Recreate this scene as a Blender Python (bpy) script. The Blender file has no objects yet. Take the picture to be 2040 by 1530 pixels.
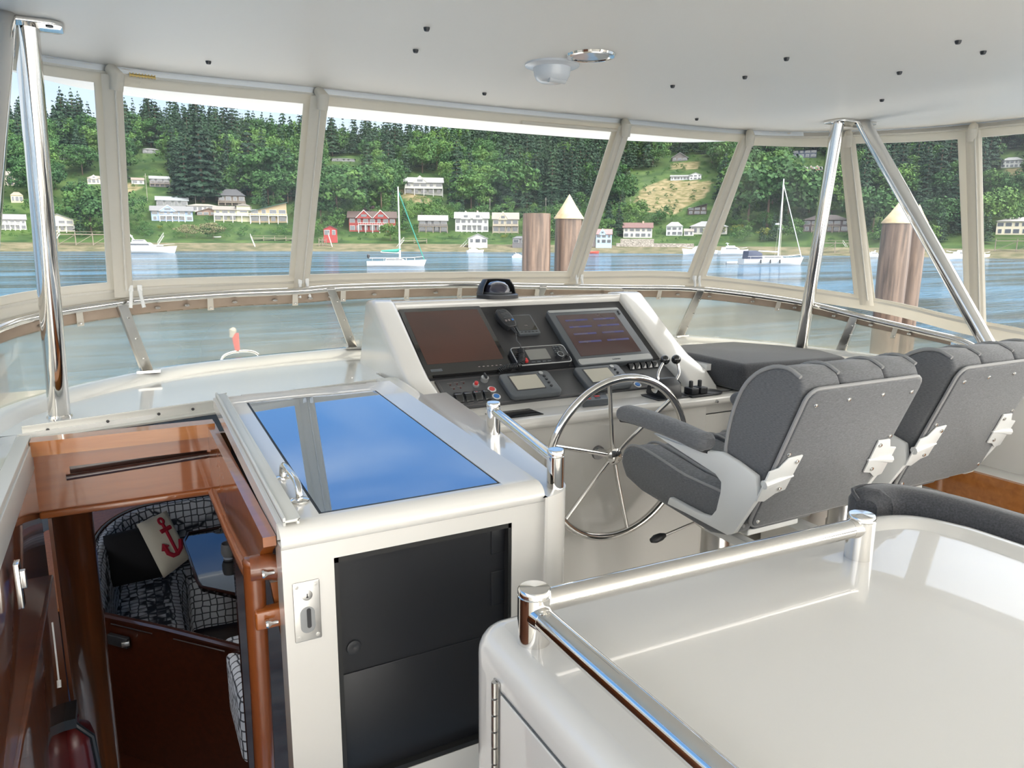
import bpy, bmesh, math, random
import numpy as np
from mathutils import Vector, Matrix
random.seed(7); rng = np.random.default_rng(7)
R = math.radians
S = bpy.context.scene
COL = S.collection
# ---------------------------------------------------------------- camera
FPX, PITCH, AZ, ROLL, EYE = 1450.0, 11.3, 28.3, 0.4, 1.55
_p, _a, _r = R(PITCH), R(AZ), R(ROLL)
FWD = Vector((math.sin(_a)*math.cos(_p), math.cos(_a)*math.cos(_p), -math.sin(_p)))
_rt = Vector((math.cos(_a), -math.sin(_a), 0)); _up = _rt.cross(FWD)
RT = _rt*math.cos(_r)+_up*math.sin(_r); UP = -_rt*math.sin(_r)+_up*math.cos(_r)
CAMP = Vector((0, 0, EYE))
cd = bpy.data.cameras.new('camera'); cam = bpy.data.objects.new('camera', cd); COL.objects.link(cam)
cd.sensor_fit = 'HORIZONTAL'; cd.sensor_width = 36; cd.lens = 36*FPX/2040
cd.clip_start = 0.05; cd.clip_end = 3000
m = Matrix((RT, UP, -FWD)).transposed().to_4x4(); m.translation = CAMP
cam.matrix_world = m; S.camera = cam
S.view_settings.view_transform = 'Standard'; S.view_settings.look = 'None'
S.view_settings.gamma = 1; S.view_settings.use_curve_mapping = False
S.view_settings.exposure = 0.52
S.cycles.max_bounces = 12; S.cycles.transparent_max_bounces = 24
S.cycles.diffuse_bounces = 6; S.cycles.glossy_bounces = 5
S.cycles.sample_clamp_indirect = 6; S.cycles.caustics_reflective = False
# ---------------------------------------------------------------- sky and sun
W = bpy.data.worlds.new('sky'); S.world = W; W.use_nodes = True
nt = W.node_tree; nt.nodes.clear(); N = nt.nodes.new; L = nt.links.new
out = N('ShaderNodeOutputWorld'); bg = N('ShaderNodeBackground'); L(bg.outputs[0], out.inputs[0])
tc = N('ShaderNodeTexCoord'); sx = N('ShaderNodeSeparateXYZ'); L(tc.outputs['Generated'], sx.inputs[0])
ramp = N('ShaderNodeValToRGB'); L(sx.outputs['Z'], ramp.inputs[0])
cr = ramp.color_ramp
cr.elements[0].position = 0.0; cr.elements[0].color = (.70, .78, .86, 1)
cr.elements[1].position = 1.0; cr.elements[1].color = (.13, .27, .55, 1)
for p, c in ((.10, (.74, .83, .93)), (.19, (.42, .62, .92)), (.32, (.13, .36, .74)), (.55, (.09, .26, .60))):
    e = cr.elements.new(p); e.color = (*c, 1)
mp = N('ShaderNodeMapping'); mp.inputs['Scale'].default_value = (1.2, 1.2, 4.5); L(tc.outputs['Generated'], mp.inputs[0])
cn = N('ShaderNodeTexNoise'); cn.inputs['Scale'].default_value = 1.6; cn.inputs['Detail'].default_value = 6; cn.inputs['Distortion'].default_value = .6
L(mp.outputs[0], cn.inputs[0])
crr = N('ShaderNodeValToRGB'); L(cn.outputs[0], crr.inputs[0])
crr.color_ramp.elements[0].position = .44; crr.color_ramp.elements[0].color = (0, 0, 0, 1)
crr.color_ramp.elements[1].position = .72; crr.color_ramp.elements[1].color = (.6, .6, .6, 1)
mx = N('ShaderNodeMix'); mx.data_type = 'RGBA'
L(crr.outputs[0], mx.inputs['Factor']); L(ramp.outputs[0], mx.inputs['A']); mx.inputs['B'].default_value = (.80, .86, .93, 1)
# bright glow added to the unseen aft sky, to light the flybridge
dotn = N('ShaderNodeVectorMath'); dotn.operation = 'DOT_PRODUCT'; L(tc.outputs['Generated'], dotn.inputs[0])
SUNV = Vector((math.sin(R(158))*math.cos(R(48)), math.cos(R(158))*math.cos(R(48)), math.sin(R(48))))
dotn.inputs[1].default_value = SUNV
mr = N('ShaderNodeMapRange'); L(dotn.outputs['Value'], mr.inputs['Value'])
mr.inputs['From Min'].default_value = .0; mr.inputs['From Max'].default_value = 1.0
mr.inputs['To Min'].default_value = 0.0; mr.inputs['To Max'].default_value = 1.0
mx2 = N('ShaderNodeMix'); mx2.data_type = 'RGBA'
L(mr.outputs[0], mx2.inputs['Factor']); L(mx.outputs['Result'], mx2.inputs['A']); mx2.inputs['B'].default_value = (6.2, 5.9, 5.4, 1)
L(mx2.outputs['Result'], bg.inputs[0]); bg.inputs[1].default_value = 1.0
sl = bpy.data.lights.new('sun', 'SUN'); sl.energy = 1.5; sl.angle = R(3); sl.color = (1, .96, .9)
so = bpy.data.objects.new('sun', sl); COL.objects.link(so)
so.rotation_euler = SUNV.to_track_quat('Z', 'Y').to_euler()
# ---------------------------------------------------------------- measuring
def ray(px, py): return FWD + RT*((px-1020)/FPX) - UP*((py-765)/FPX)
def at_z(px, py, z): d = ray(px, py); return CAMP + d*((z-EYE)/d.z)
def at_y(px, py, y): d = ray(px, py); return CAMP + d*(y/d.y)
def at_x(px, py, x): d = ray(px, py); return CAMP + d*(x/d.x)
def proj(P):
    v = Vector(P)-CAMP; w = v.dot(FWD); return 1020+FPX*v.dot(RT)/w, 765-FPX*v.dot(UP)/w
# ---------------------------------------------------------------- materials
def mat(name, col=(.8, .8, .8), rough=.5, metal=0, coat=0, spec=.5, noise=None, bump=None, trans=0, alpha=1, emit=None, sheen=0, coatr=.03, ior=1.5):
    m = bpy.data.materials.new(name); m.use_nodes = True
    t = m.node_tree; b = t.nodes['Principled BSDF']
    I = b.inputs
    I['Base Color'].default_value = (*col, 1); I['Roughness'].default_value = rough; I['Metallic'].default_value = metal
    I['Coat Weight'].default_value = coat; I['Coat Roughness'].default_value = coatr; I['Specular IOR Level'].default_value = spec
    I['Transmission Weight'].default_value = trans; I['Alpha'].default_value = alpha; I['Sheen Weight'].default_value = sheen; I['IOR'].default_value = ior
    if emit: I['Emission Color'].default_value = (*emit[0], 1); I['Emission Strength'].default_value = emit[1]
    tcn = t.nodes.new('ShaderNodeTexCoord')
    def nz(scale, stretch=(1, 1, 1), detail=4):
        mpn = t.nodes.new('ShaderNodeMapping'); mpn.inputs['Scale'].default_value = stretch
        t.links.new(tcn.outputs['Object'], mpn.inputs[0])
        n = t.nodes.new('ShaderNodeTexNoise'); n.inputs['Scale'].default_value = scale; n.inputs['Detail'].default_value = detail
        t.links.new(mpn.outputs[0], n.inputs[0]); return n
    if noise:   # (scale, stretch, colour2, lo, hi)
        n = nz(noise[0], noise[1]); r = t.nodes.new('ShaderNodeValToRGB'); t.links.new(n.outputs[0], r.inputs[0])
        r.color_ramp.elements[0].position = noise[3]; r.color_ramp.elements[0].color = (*col, 1)
        r.color_ramp.elements[1].position = noise[4]; r.color_ramp.elements[1].color = (*noise[2], 1)
        t.links.new(r.outputs[0], I['Base Color'])
    if bump:    # (scale, stretch, strength, distance)
        n = nz(bump[0], bump[1]); bn = t.nodes.new('ShaderNodeBump'); bn.inputs['Strength'].default_value = bump[2]; bn.inputs['Distance'].default_value = bump[3]
        t.links.new(n.outputs[0], bn.inputs['Height']); t.links.new(bn.outputs[0], I['Normal'])
    return m
GEL = mat('white_gelcoat', (.715, .698, .66), .25, coat=.9, coatr=.02)
GELD = mat('white_deck_gelcoat', (.84, .84, .82), .2, coat=1, coatr=.01)
CEIL = mat('hardtop_gelcoat', (.93, .90, .85), .55, coat=.10, coatr=.3, noise=(.9, (1, 1, 1), (.92, .885, .835), .35, .7))
CANVAS = mat('white_canvas', (.86, .83, .76), .8, sheen=.2, bump=(60, (1, 1, 1), .15, .002), noise=(4, (1, 1, 1), (.81, .78, .71), .4, .75))
ZIP = mat('zip_tape', (.70, .67, .60), .6, bump=(300, (1, 1, .3), .4, .002))
TAN = mat('tan_canvas', (.42, .33, .26), .85, noise=(6, (1, 1, 1), (.33, .25, .19), .4, .7), bump=(80, (1, 1, 1), .2, .002))
STEEL = mat('polished_stainless', (.78, .76, .73), .07, 1)
STEELB = mat('brushed_stainless', (.62, .61, .59), .28, 1)
ALU = mat('aluminium_track', (.62, .66, .70), .35, 1)
ALUW = mat('pale_aluminium', (.70, .70, .66), .45, .35)
BRASS = mat('brass', (.5, .38, .15), .35, 1)
GREYF = mat('grey_tweed', (.115, .118, .125), .9, sheen=.25, noise=(90, (1, 1, 9), (.20, .205, .215), .35, .72), bump=(260, (1, 1, 1), .35, .002))
DARKF = mat('charcoal_fabric', (.040, .042, .048), .9, sheen=.3, noise=(220, (1, 1, 1), (.078, .08, .09), .35, .72), bump=(300, (1, 1, 1), .4, .002))
PIPING = mat('grey_piping', (.33, .33, .33), .6)
CAST = mat('white_powder_coat', (.80, .81, .80), .35, coat=.3, coatr=.2)
BLACKP = mat('black_plastic', (.026, .027, .030), .38)
BLACKG = mat('gloss_black', (.006, .006, .007), .06, coat=1)
PANEL = mat('black_panel', (.030, .030, .033), .45, bump=(400, (1, 1, 1), .15, .0008))
PANELG = mat('charcoal_panel', (.060, .062, .066), .45)
GREYP = mat('grey_plastic', (.085, .095, .105), .4)
SILVER = mat('silver_bezel', (.45, .46, .46), .35, .6)
BROWNS = mat('brown_screen', (.065, .021, .012), .3, coat=.15, noise=(3, (1, 1, 1), (.045, .018, .012), .35, .7))
MAROONS = mat('maroon_screen', (.060, .030, .030), .12, coat=.5)
LCD = mat('lcd_grey', (.42, .40, .33), .3)
LCD2 = mat('lcd_dim', (.20, .20, .19), .3)
WHITEI = mat('white_print', (.7, .7, .7), .5)
BLUEI = mat('blue_print', (.02, .16, .5), .4)
BLUED = mat('dim_blue_print', (.05, .05, .19), .4)
REDI = mat('red_print', (.55, .04, .04), .4)
GREYI = mat('grey_print', (.20, .17, .17), .5)
SKYGL = mat('mirror_tinted_glass', (.38, .47, .60), .02, .85)
BLKGASK = mat('black_gasket', (.015, .015, .015), .5)
DOORB = mat('black_door_panel', (.011, .012, .015), .42, bump=(500, (1, 1, 1), .1, .0006))
RED = mat('shaded_red_enamel', (.13, .008, .008), .4, coat=.2)  # dimness of the stairway corner put into the red
LABELW = mat('white_label', (.30, .30, .29), .6)
CREAMW = mat('cream_wool', (.62, .58, .48), .95, sheen=.3, bump=(200, (1, 1, 1), .5, .003))
REDW = mat('red_wool', (.35, .01, .03), .95)
GLASSC = mat('clear_plastic', (1, 1, 1), .03, trans=1, ior=1.3)
FROST = mat('white_diffuser', (.75, .76, .78), .35, coat=.6)
LENS = mat('glass_lens', (.42, .47, .55), .15, coat=1)

def woodmat(name, c1, c2, coat=.9, sc=3.0, stretch=(12, 12, 1)):
    m = bpy.data.materials.new(name); m.use_nodes = True; t = m.node_tree; b = t.nodes['Principled BSDF']
    tcn = t.nodes.new('ShaderNodeTexCoord'); mpn = t.nodes.new('ShaderNodeMapping'); mpn.inputs['Scale'].default_value = stretch
    n = t.nodes.new('ShaderNodeTexNoise'); n.inputs['Scale'].default_value = sc; n.inputs['Detail'].default_value = 8; n.inputs['Distortion'].default_value = .4
    r = t.nodes.new('ShaderNodeValToRGB'); r.color_ramp.elements[0].position = .3; r.color_ramp.elements[0].color = (*c1, 1)
    r.color_ramp.elements[1].position = .72; r.color_ramp.elements[1].color = (*c2, 1)
    L = t.links.new; L(tcn.outputs['Object'], mpn.inputs[0]); L(mpn.outputs[0], n.inputs[0]); L(n.outputs[0], r.inputs[0]); L(r.outputs[0], b.inputs['Base Color'])
    b.inputs['Roughness'].default_value = .35; b.inputs['Coat Weight'].default_value = coat; b.inputs['Coat Roughness'].default_value = .05
    return m
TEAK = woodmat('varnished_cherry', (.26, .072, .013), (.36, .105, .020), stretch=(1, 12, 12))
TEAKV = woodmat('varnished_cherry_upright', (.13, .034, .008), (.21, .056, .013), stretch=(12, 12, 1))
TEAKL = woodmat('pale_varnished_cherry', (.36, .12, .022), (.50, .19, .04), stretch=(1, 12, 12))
TEAKD = woodmat('shaded_varnished_cherry', (.030, .007, .003), (.055, .013, .005), stretch=(1, 12, 12))  # same cherry darkened; shade of the enclosed salon put into its colour
PILE = woodmat('weathered_piling', (.045, .028, .020), (.21, .14, .10), coat=0, sc=2.2, stretch=(9, 9, .7))
CONE = mat('weathered_cone', (.48, .39, .24), .7, noise=(9, (1, 1, 1), (.28, .21, .12), .45, .8))

def vinyl(name, tint, haze, hazecol, gloss=1.0, wavy=.12):
    m = bpy.data.materials.new(name); m.use_nodes = True; t = m.node_tree; t.nodes.clear()
    N = t.nodes.new; L = t.links.new
    o = N('ShaderNodeOutputMaterial'); tr = N('ShaderNodeBsdfTransparent'); tr.inputs[0].default_value = (*tint, 1)
    df = N('ShaderNodeBsdfDiffuse'); df.inputs[0].default_value = (*hazecol, 1)
    tl = N('ShaderNodeBsdfTranslucent'); tl.inputs[0].default_value = (*hazecol, 1)
    ad = N('ShaderNodeMixShader'); ad.inputs[0].default_value = .5; L(df.outputs[0], ad.inputs[1]); L(tl.outputs[0], ad.inputs[2])
    tcn = N('ShaderNodeTexCoord'); nz = N('ShaderNodeTexNoise'); nz.inputs['Scale'].default_value = 1.3; nz.inputs['Detail'].default_value = 3
    L(tcn.outputs['Object'], nz.inputs[0])
    mrg = N('ShaderNodeMapRange'); L(nz.outputs[0], mrg.inputs['Value']); mrg.inputs['From Min'].default_value = .35; mrg.inputs['From Max'].default_value = .7
    mrg.inputs['To Min'].default_value = haze*.5; mrg.inputs['To Max'].default_value = haze*1.4
    m1 = N('ShaderNodeMixShader'); L(mrg.outputs[0], m1.inputs[0]); L(tr.outputs[0], m1.inputs[1]); L(ad.outputs[0], m1.inputs[2])
    gl = N('ShaderNodeBsdfGlossy'); gl.inputs['Roughness'].default_value = .03
    bn = N('ShaderNodeBump'); bn.inputs['Strength'].default_value = wavy; bn.inputs['Distance'].default_value = .02
    nb = N('ShaderNodeTexNoise'); nb.inputs['Scale'].default_value = 3; L(tcn.outputs['Object'], nb.inputs[0]); L(nb.outputs[0], bn.inputs['Height']); L(bn.outputs[0], gl.inputs['Normal'])
    fr = N('ShaderNodeFresnel'); fr.inputs[0].default_value = 1.25
    mm = N('ShaderNodeMath'); mm.operation = 'MULTIPLY'; mm.inputs[1].default_value = gloss; L(fr.outputs[0], mm.inputs[0])
    m2 = N('ShaderNodeMixShader'); L(mm.outputs[0], m2.inputs[0]); L(m1.outputs[0], m2.inputs[1]); L(gl.outputs[0], m2.inputs[2])
    L(m2.outputs[0], o.inputs[0]); return m
VINYL = vinyl('clear_vinyl', (.97, .98, .98), .08, (.72, .76, .80), .5)
VINYLT = vinyl('dimming_cabin_glass', (.50, .55, .62), .01, (.3, .3, .3), .4)  # tint added to dim the daylight entering the salon
VINYLS = vinyl('smoky_vinyl', (.74, .71, .61), .43, (.62, .60, .50), .22)

def canvasmat():
    m = CANVAS; t = m.node_tree; b = t.nodes['Principled BSDF']; N = t.nodes.new; L = t.links.new
    tl = N('ShaderNodeBsdfTranslucent'); tl.inputs[0].default_value = (.85, .80, .70, 1); mxs = N('ShaderNodeMixShader'); mxs.inputs[0].default_value = .38
    o = [n for n in t.nodes if n.type == 'OUTPUT_MATERIAL'][0]; L(b.outputs[0], mxs.inputs[1]); L(tl.outputs[0], mxs.inputs[2]); L(mxs.outputs[0], o.inputs[0])
canvasmat()
def shibori():
    m = bpy.data.materials.new('tie_dye_starburst_fabric'); m.use_nodes = True; t = m.node_tree; b = t.nodes['Principled BSDF']
    N = t.nodes.new; L = t.links.new
    tcn = N('ShaderNodeTexCoord'); mpn = N('ShaderNodeMapping'); mpn.inputs['Scale'].default_value = (13, 13, 13); L(tcn.outputs['Object'], mpn.inputs[0])
    v = N('ShaderNodeTexVoronoi'); v.feature = 'DISTANCE_TO_EDGE'; v.inputs['Randomness'].default_value = .25; v.inputs['Scale'].default_value = 1.3
    L(mpn.outputs[0], v.inputs[0])
    r = N('ShaderNodeValToRGB'); L(v.outputs['Distance'], r.inputs[0])
    r.color_ramp.elements[0].position = .03; r.color_ramp.elements[0].color = (.035, .04, .055, 1)
    r.color_ramp.elements[1].position = .13; r.color_ramp.elements[1].color = (.72, .75, .80, 1)
    L(r.outputs[0], b.inputs['Base Color']); b.inputs['Roughness'].default_value = .9
    return m
SHIB = shibori()

def watermat():
    m = bpy.data.materials.new('harbour_water'); m.use_nodes = True; t = m.node_tree; b = t.nodes['Principled BSDF']
    N = t.nodes.new; L = t.links.new
    b.inputs['Base Color'].default_value = (.016, .060, .105, 1); b.inputs['Specular IOR Level'].default_value = .32; b.inputs['Roughness'].default_value = .10; b.inputs['IOR'].default_value = 1.33
    tcn = N('ShaderNodeTexCoord')
    def wv(rot, sc, stretch, det):
        mpn = N('ShaderNodeMapping'); mpn.inputs['Rotation'].default_value = (0, 0, R(rot)); mpn.inputs['Scale'].default_value = stretch
        n = N('ShaderNodeTexNoise'); n.inputs['Scale'].default_value = sc; n.inputs['Detail'].default_value = det; n.inputs['Roughness'].default_value = .6
        L(tcn.outputs['Object'], mpn.inputs[0]); L(mpn.outputs[0], n.inputs[0]); return n
    a = wv(-28, 1.1, (.35, 1, 1), 6); c = wv(-28, .16, (.22, 1, 1), 4)
    ad = N('ShaderNodeMath'); ad.operation = 'MULTIPLY_ADD'; L(c.outputs[0], ad.inputs[0]); ad.inputs[1].default_value = 2.5; L(a.outputs[0], ad.inputs[2])
    bn = N('ShaderNodeBump'); bn.inputs['Strength'].default_value = 1.0; bn.inputs['Distance'].default_value = 2.2
    L(ad.outputs[0], bn.inputs['Height']); L(bn.outputs[0], b.inputs['Normal'])
    p = wv(-28, .11, (.12, 1, 1), 7); r = N('ShaderNodeValToRGB'); L(p.outputs[0], r.inputs[0])
    r.color_ramp.elements[0].position = .42; r.color_ramp.elements[0].color = (.006, .022, .040, 1)
    r.color_ramp.elements[1].position = .56; r.color_ramp.elements[1].color = (.050, .145, .26, 1)
    L(r.outputs[0], b.inputs['Base Color'])
    return m
WATER = watermat()

def leafmat(name, c1, c2, c3):
    m = bpy.data.materials.new(name); m.use_nodes = True; t = m.node_tree; b = t.nodes['Principled BSDF']
    N = t.nodes.new; L = t.links.new
    g = N('ShaderNodeNewGeometry'); n = N('ShaderNodeTexNoise'); n.inputs['Scale'].default_value = .09; n.inputs['Detail'].default_value = 3
    L(g.outputs['Position'], n.inputs[0])
    oi = N('ShaderNodeObjectInfo'); ad = N('ShaderNodeMath'); ad.operation = 'MULTIPLY_ADD'; L(oi.outputs['Random'], ad.inputs[0]); ad.inputs[1].default_value = .35
    L(n.outputs[0], ad.inputs[2])
    r = N('ShaderNodeValToRGB'); L(ad.outputs[0], r.inputs[0])
    r.color_ramp.elements[0].position = .40; r.color_ramp.elements[0].color = (*c1, 1)
    r.color_ramp.elements[1].position = .95; r.color_ramp.elements[1].color = (*c3, 1)
    e = r.color_ramp.elements.new(.66); e.color = (*c2, 1)
    L(r.outputs[0], b.inputs['Base Color']); b.inputs['Roughness'].default_value = .75; b.inputs['Specular IOR Level'].default_value = .2
    return m
LEAFC = leafmat('conifer_needles', (.007, .022, .014), (.013, .036, .019), (.026, .058, .024))
LEAFD = leafmat('broad_leaves', (.014, .048, .016), (.030, .082, .022), (.075, .145, .030))
LEAFY = leafmat('golden_leaves', (.085, .11, .015), (.12, .14, .02), (.15, .15, .03))
LEAFT = leafmat('straw_leaves', (.11, .115, .06), (.14, .14, .075), (.16, .155, .09))
LEAFP = leafmat('plum_leaves', (.03, .012, .02), (.04, .015, .025), (.05, .02, .03))
BARK = mat('tree_bark', (.12, .085, .06), .9)
# ---------------------------------------------------------------- mesh helpers
WM = {}
def tag(o, label=None, cat=None, group=None, kind=None):
    if label: o['label'] = label
    if cat: o['category'] = cat
    if group: o['group'] = group
    if kind: o['kind'] = kind
    return o
def thing(name, label, cat, loc=(0, 0, 0), rz=0, group=None, kind=None):
    o = bpy.data.objects.new(name, None); COL.objects.link(o); o.empty_display_size = .1
    o.location = loc; o.rotation_euler = (0, 0, rz)
    WM[o.name] = Matrix.Translation(Vector(loc)) @ Matrix.Rotation(rz, 4, 'Z')
    return tag(o, label, cat, group, kind)
class B:
    def __init__(s): s.v = []; s.f = []; s.mi = []; s.cur = 0
    def add(s, vs, fs, M=None):
        k = len(s.v)
        s.v += [tuple(M @ Vector(v)) if M is not None else tuple(v) for v in vs]
        for f in fs: s.f.append([i+k for i in f]); s.mi.append(s.cur)
        return s
    def box(s, c, d, M=None, rz=0, rot=None):
        x, y, z = d[0]/2, d[1]/2, d[2]/2
        vs = [Vector((a*x, b*y, e*z)) for e in (-1, 1) for a, b in ((-1, -1), (1, -1), (1, 1), (-1, 1))]
        T = rot.to_4x4() if rot is not None else Matrix.Rotation(rz, 4, 'Z')
        vs = [T @ v + Vector(c) for v in vs]
        return s.add(vs, [(3, 2, 1, 0), (4, 5, 6, 7), (0, 1, 5, 4), (1, 2, 6, 5), (2, 3, 7, 6), (3, 0, 4, 7)], M)
    def span(s, x0, x1, y0, y1, z0, z1, M=None):
        return s.box(((x0+x1)/2, (y0+y1)/2, (z0+z1)/2), (abs(x1-x0), abs(y1-y0), abs(z1-z0)), M)
    def prism(s, poly, a, b, fn):   # poly of 2-tuples, fn(p, q, t) -> 3D
        n = len(poly); vs = [fn(p, q, a) for p, q in poly]+[fn(p, q, b) for p, q in poly]
        fs = [tuple(range(n))[::-1], tuple(range(n, 2*n))]+[(i, (i+1) % n, (i+1) % n+n, i+n) for i in range(n)]
        return s.add(vs, fs)
    def tube(s, pts, r, n=14, caps=True, closed=False):
        pts = [Vector(p) for p in pts]; m = len(pts); rr = r if isinstance(r, (list, tuple)) else [r]*m
        vs = []; prev = None
        for i, p in enumerate(pts):
            if closed: d = pts[(i+1) % m]-pts[i-1]
            else: d = pts[min(i+1, m-1)]-pts[max(i-1, 0)]
            if d.length < 1e-9: d = Vector((0, 0, 1))
            d.normalize()
            if prev is None:
                u = d.orthogonal().normalized()
            else:
                u = prev-d*prev.dot(d); u = u.normalized() if u.length > 1e-6 else d.orthogonal().normalized()
            prev = u; w = d.cross(u)
            vs += [p+(u*math.cos(2*math.pi*k/n)+w*math.sin(2*math.pi*k/n))*rr[i] for k in range(n)]
        fs = []
        for i in range(m if closed else m-1):
            j = (i+1) % m
            fs += [(i*n+k, i*n+(k+1) % n, j*n+(k+1) % n, j*n+k) for k in range(n)]
        if caps and not closed: fs += [tuple(range(n))[::-1], tuple(range((m-1)*n, m*n))]
        return s.add(vs, fs)
    def lathe(s, prof, n=24, M=None):   # prof (r,z)
        vs = []; fs = []; m = len(prof)
        for r, z in prof: vs += [(r*math.cos(2*math.pi*k/n), r*math.sin(2*math.pi*k/n), z) for k in range(n)]
        for i in range(m-1): fs += [(i*n+k, i*n+(k+1) % n, (i+1)*n+(k+1) % n, (i+1)*n+k) for k in range(n)]
        if prof[0][0] > 1e-6: fs.append(tuple(range(n))[::-1])
        if prof[-1][0] > 1e-6: fs.append(tuple(range((m-1)*n, m*n)))
        return s.add(vs, fs, M)
    def sheet(s, rows, th=0.0, nrm=None):    # grid of points, thickened along normal
        rows = [[Vector(p) for p in r] for r in rows]; a = len(rows); b = len(rows[0])
        vs = [p for r in rows for p in r]
        fs = [(i*b+j, i*b+j+1, (i+1)*b+j+1, (i+1)*b+j) for i in range(a-1) for j in range(b-1)]
        if th == 0: return s.add(vs, fs)
        nn = []
        for i in range(a):
            for j in range(b):
                du = rows[i][min(j+1, b-1)]-rows[i][max(j-1, 0)]; dv = rows[min(i+1, a-1)][j]-rows[max(i-1, 0)][j]
                q = du.cross(dv); nn.append(q.normalized() if q.length > 1e-9 else Vector((0, 0, 1)))
        k = len(vs); vs2 = [v+q*th for v, q in zip(vs, nn)]
        f2 = [tuple(x+k for x in f[::-1]) for f in fs]
        rim = [(j, j+1, j+1+k, j+k) for j in range(b-1)]+[((a-1)*b+j+1, (a-1)*b+j, (a-1)*b+j+k, (a-1)*b+j+1+k) for j in range(b-1)]
        rim += [((i+1)*b, i*b, i*b+k, (i+1)*b+k) for i in range(a-1)]+[(i*b+b-1, (i+1)*b+b-1, (i+1)*b+b-1+k, i*b+b-1+k) for i in range(a-1)]
        return s.add(vs+vs2, fs+f2+rim)
def obj(name, b, m, parent=None, bev=0, seg=3, local=False, sm=40, subd=0, label=None):
    me = bpy.data.meshes.new(name); vs = b.v
    if parent is not None and not local:
        inv = WM[parent.name].inverted(); vs = [tuple(inv @ Vector(v)) for v in vs]
    me.from_pydata(vs, [], b.f)
    ms = m if isinstance(m, (list, tuple)) else [m]
    for x in ms: me.materials.append(x)
    if len(ms) > 1: me.polygons.foreach_set('material_index', b.mi)
    bm = bmesh.new(); bm.from_mesh(me)
    bmesh.ops.recalc_face_normals(bm, faces=bm.faces)
    if bev > 0:
        bmesh.ops.remove_doubles(bm, verts=bm.verts, dist=1e-5)
        es = [e for e in bm.edges if len(e.link_faces) == 2 and e.calc_face_angle(0) > R(28)]
        bmesh.ops.bevel(bm, geom=es, offset=bev, offset_type='OFFSET', segments=seg, profile=.5, affect='EDGES', clamp_overlap=True)
    bm.to_mesh(me); bm.free()
    me.shade_smooth(); me.set_sharp_from_angle(angle=R(sm))
    o = bpy.data.objects.new(name, me); COL.objects.link(o)
    if parent is not None: o.parent = parent; WM[o.name] = WM[parent.name]
    else: WM[o.name] = Matrix.Identity(4)
    if subd:
        md = o.modifiers.new('smooth', 'SUBSURF'); md.levels = subd; md.render_levels = subd
    if label: o['label'] = label
    return o
def one(name, b, m, label, cat, group=None, kind=None, **kw):   # a thing that is one mesh, origin at its base centre
    vs = np.array(b.v); c = Vector(((vs[:, 0].min()+vs[:, 0].max())/2, (vs[:, 1].min()+vs[:, 1].max())/2, vs[:, 2].min()))
    b.v = [tuple(Vector(v)-c) for v in b.v]
    o = obj(name, b, m, None, **kw); o.location = c; WM[o.name] = Matrix.Translation(c)
    return tag(o, label, cat, group, kind)
def struct(name, b, m, parent=None, **kw):
    o = obj(name, b, m, parent, **kw)
    if parent is None: o['kind'] = 'structure'
    return o
def cat(pts, n=8):          # Catmull-Rom through points
    P = [Vector(p) for p in pts]; P = [P[0]*2-P[1]]+P+[P[-1]*2-P[-2]]; o = []
    for i in range(1, len(P)-2):
        for k in range(n):
            t = k/n; a, b, c, d = P[i-1:i+3]
            o.append(.5*((2*b)+(c-a)*t+(2*a-5*b+4*c-d)*t*t+(3*b-a-3*c+d)*t**3))
    o.append(P[-2]); return o
def fr(O, u, v):            # frame matrix: local x=u, y=v, z=normal
    u = Vector(u).normalized(); v = Vector(v); v = (v-u*v.dot(u)).normalized(); w = u.cross(v)
    M = Matrix((u, v, w)).transposed().to_4x4(); M.translation = Vector(O); return M
def text(name, s, size, M, m, parent, align='CENTER', th=.0003):
    c = bpy.data.curves.new(name, 'FONT'); c.body = s; c.size = size; c.align_x = align; c.align_y = 'CENTER'; c.extrude = th
    o = bpy.data.objects.new(name, c); COL.objects.link(o)
    dg = bpy.context.evaluated_depsgraph_get(); me = bpy.data.meshes.new_from_object(o.evaluated_get(dg))
    bpy.data.objects.remove(o); bpy.data.curves.remove(c)
    me.transform(WM[parent.name].inverted() @ M); me.materials.clear(); me.materials.append(m)
    o = bpy.data.objects.new(name, me); COL.objects.link(o); o.parent = parent; WM[o.name] = WM[parent.name]; return o
def copy_tree(o, parent=None):
    c = o.copy(); COL.objects.link(c)
    if parent is not None: c.parent = parent
    for ch in list(o.children): copy_tree(ch, c)
    return c
def resample(path, k):
    path = [Vector(p) for p in path]; d = [0]
    for a, b in zip(path, path[1:]): d.append(d[-1]+(b-a).length)
    o = []
    for i in range(k+1):
        t = d[-1]*i/k; j = 0
        while j < len(d)-2 and d[j+1] < t: j += 1
        f = (t-d[j])/max(d[j+1]-d[j], 1e-9); o.append(path[j].lerp(path[j+1], f))
    return o
def rrect(w, h, r, n=4):
    o = []
    for cx, cy, a0 in ((w/2-r, h/2-r, 0), (-w/2+r, h/2-r, 90), (-w/2+r, -h/2+r, 180), (w/2-r, -h/2+r, 270)):
        o += [(cx+r*math.cos(R(a0+90*k/n)), cy+r*math.sin(R(a0+90*k/n))) for k in range(n+1)]
    return o
def plate(b, M, cx, cy, w, h, z0, z1, r=.005):
    return b.prism([(x+cx, y+cy) for x, y in rrect(w, h, r)], z0, z1, lambda p, q, t: M @ Vector((p, q, t)))
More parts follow.
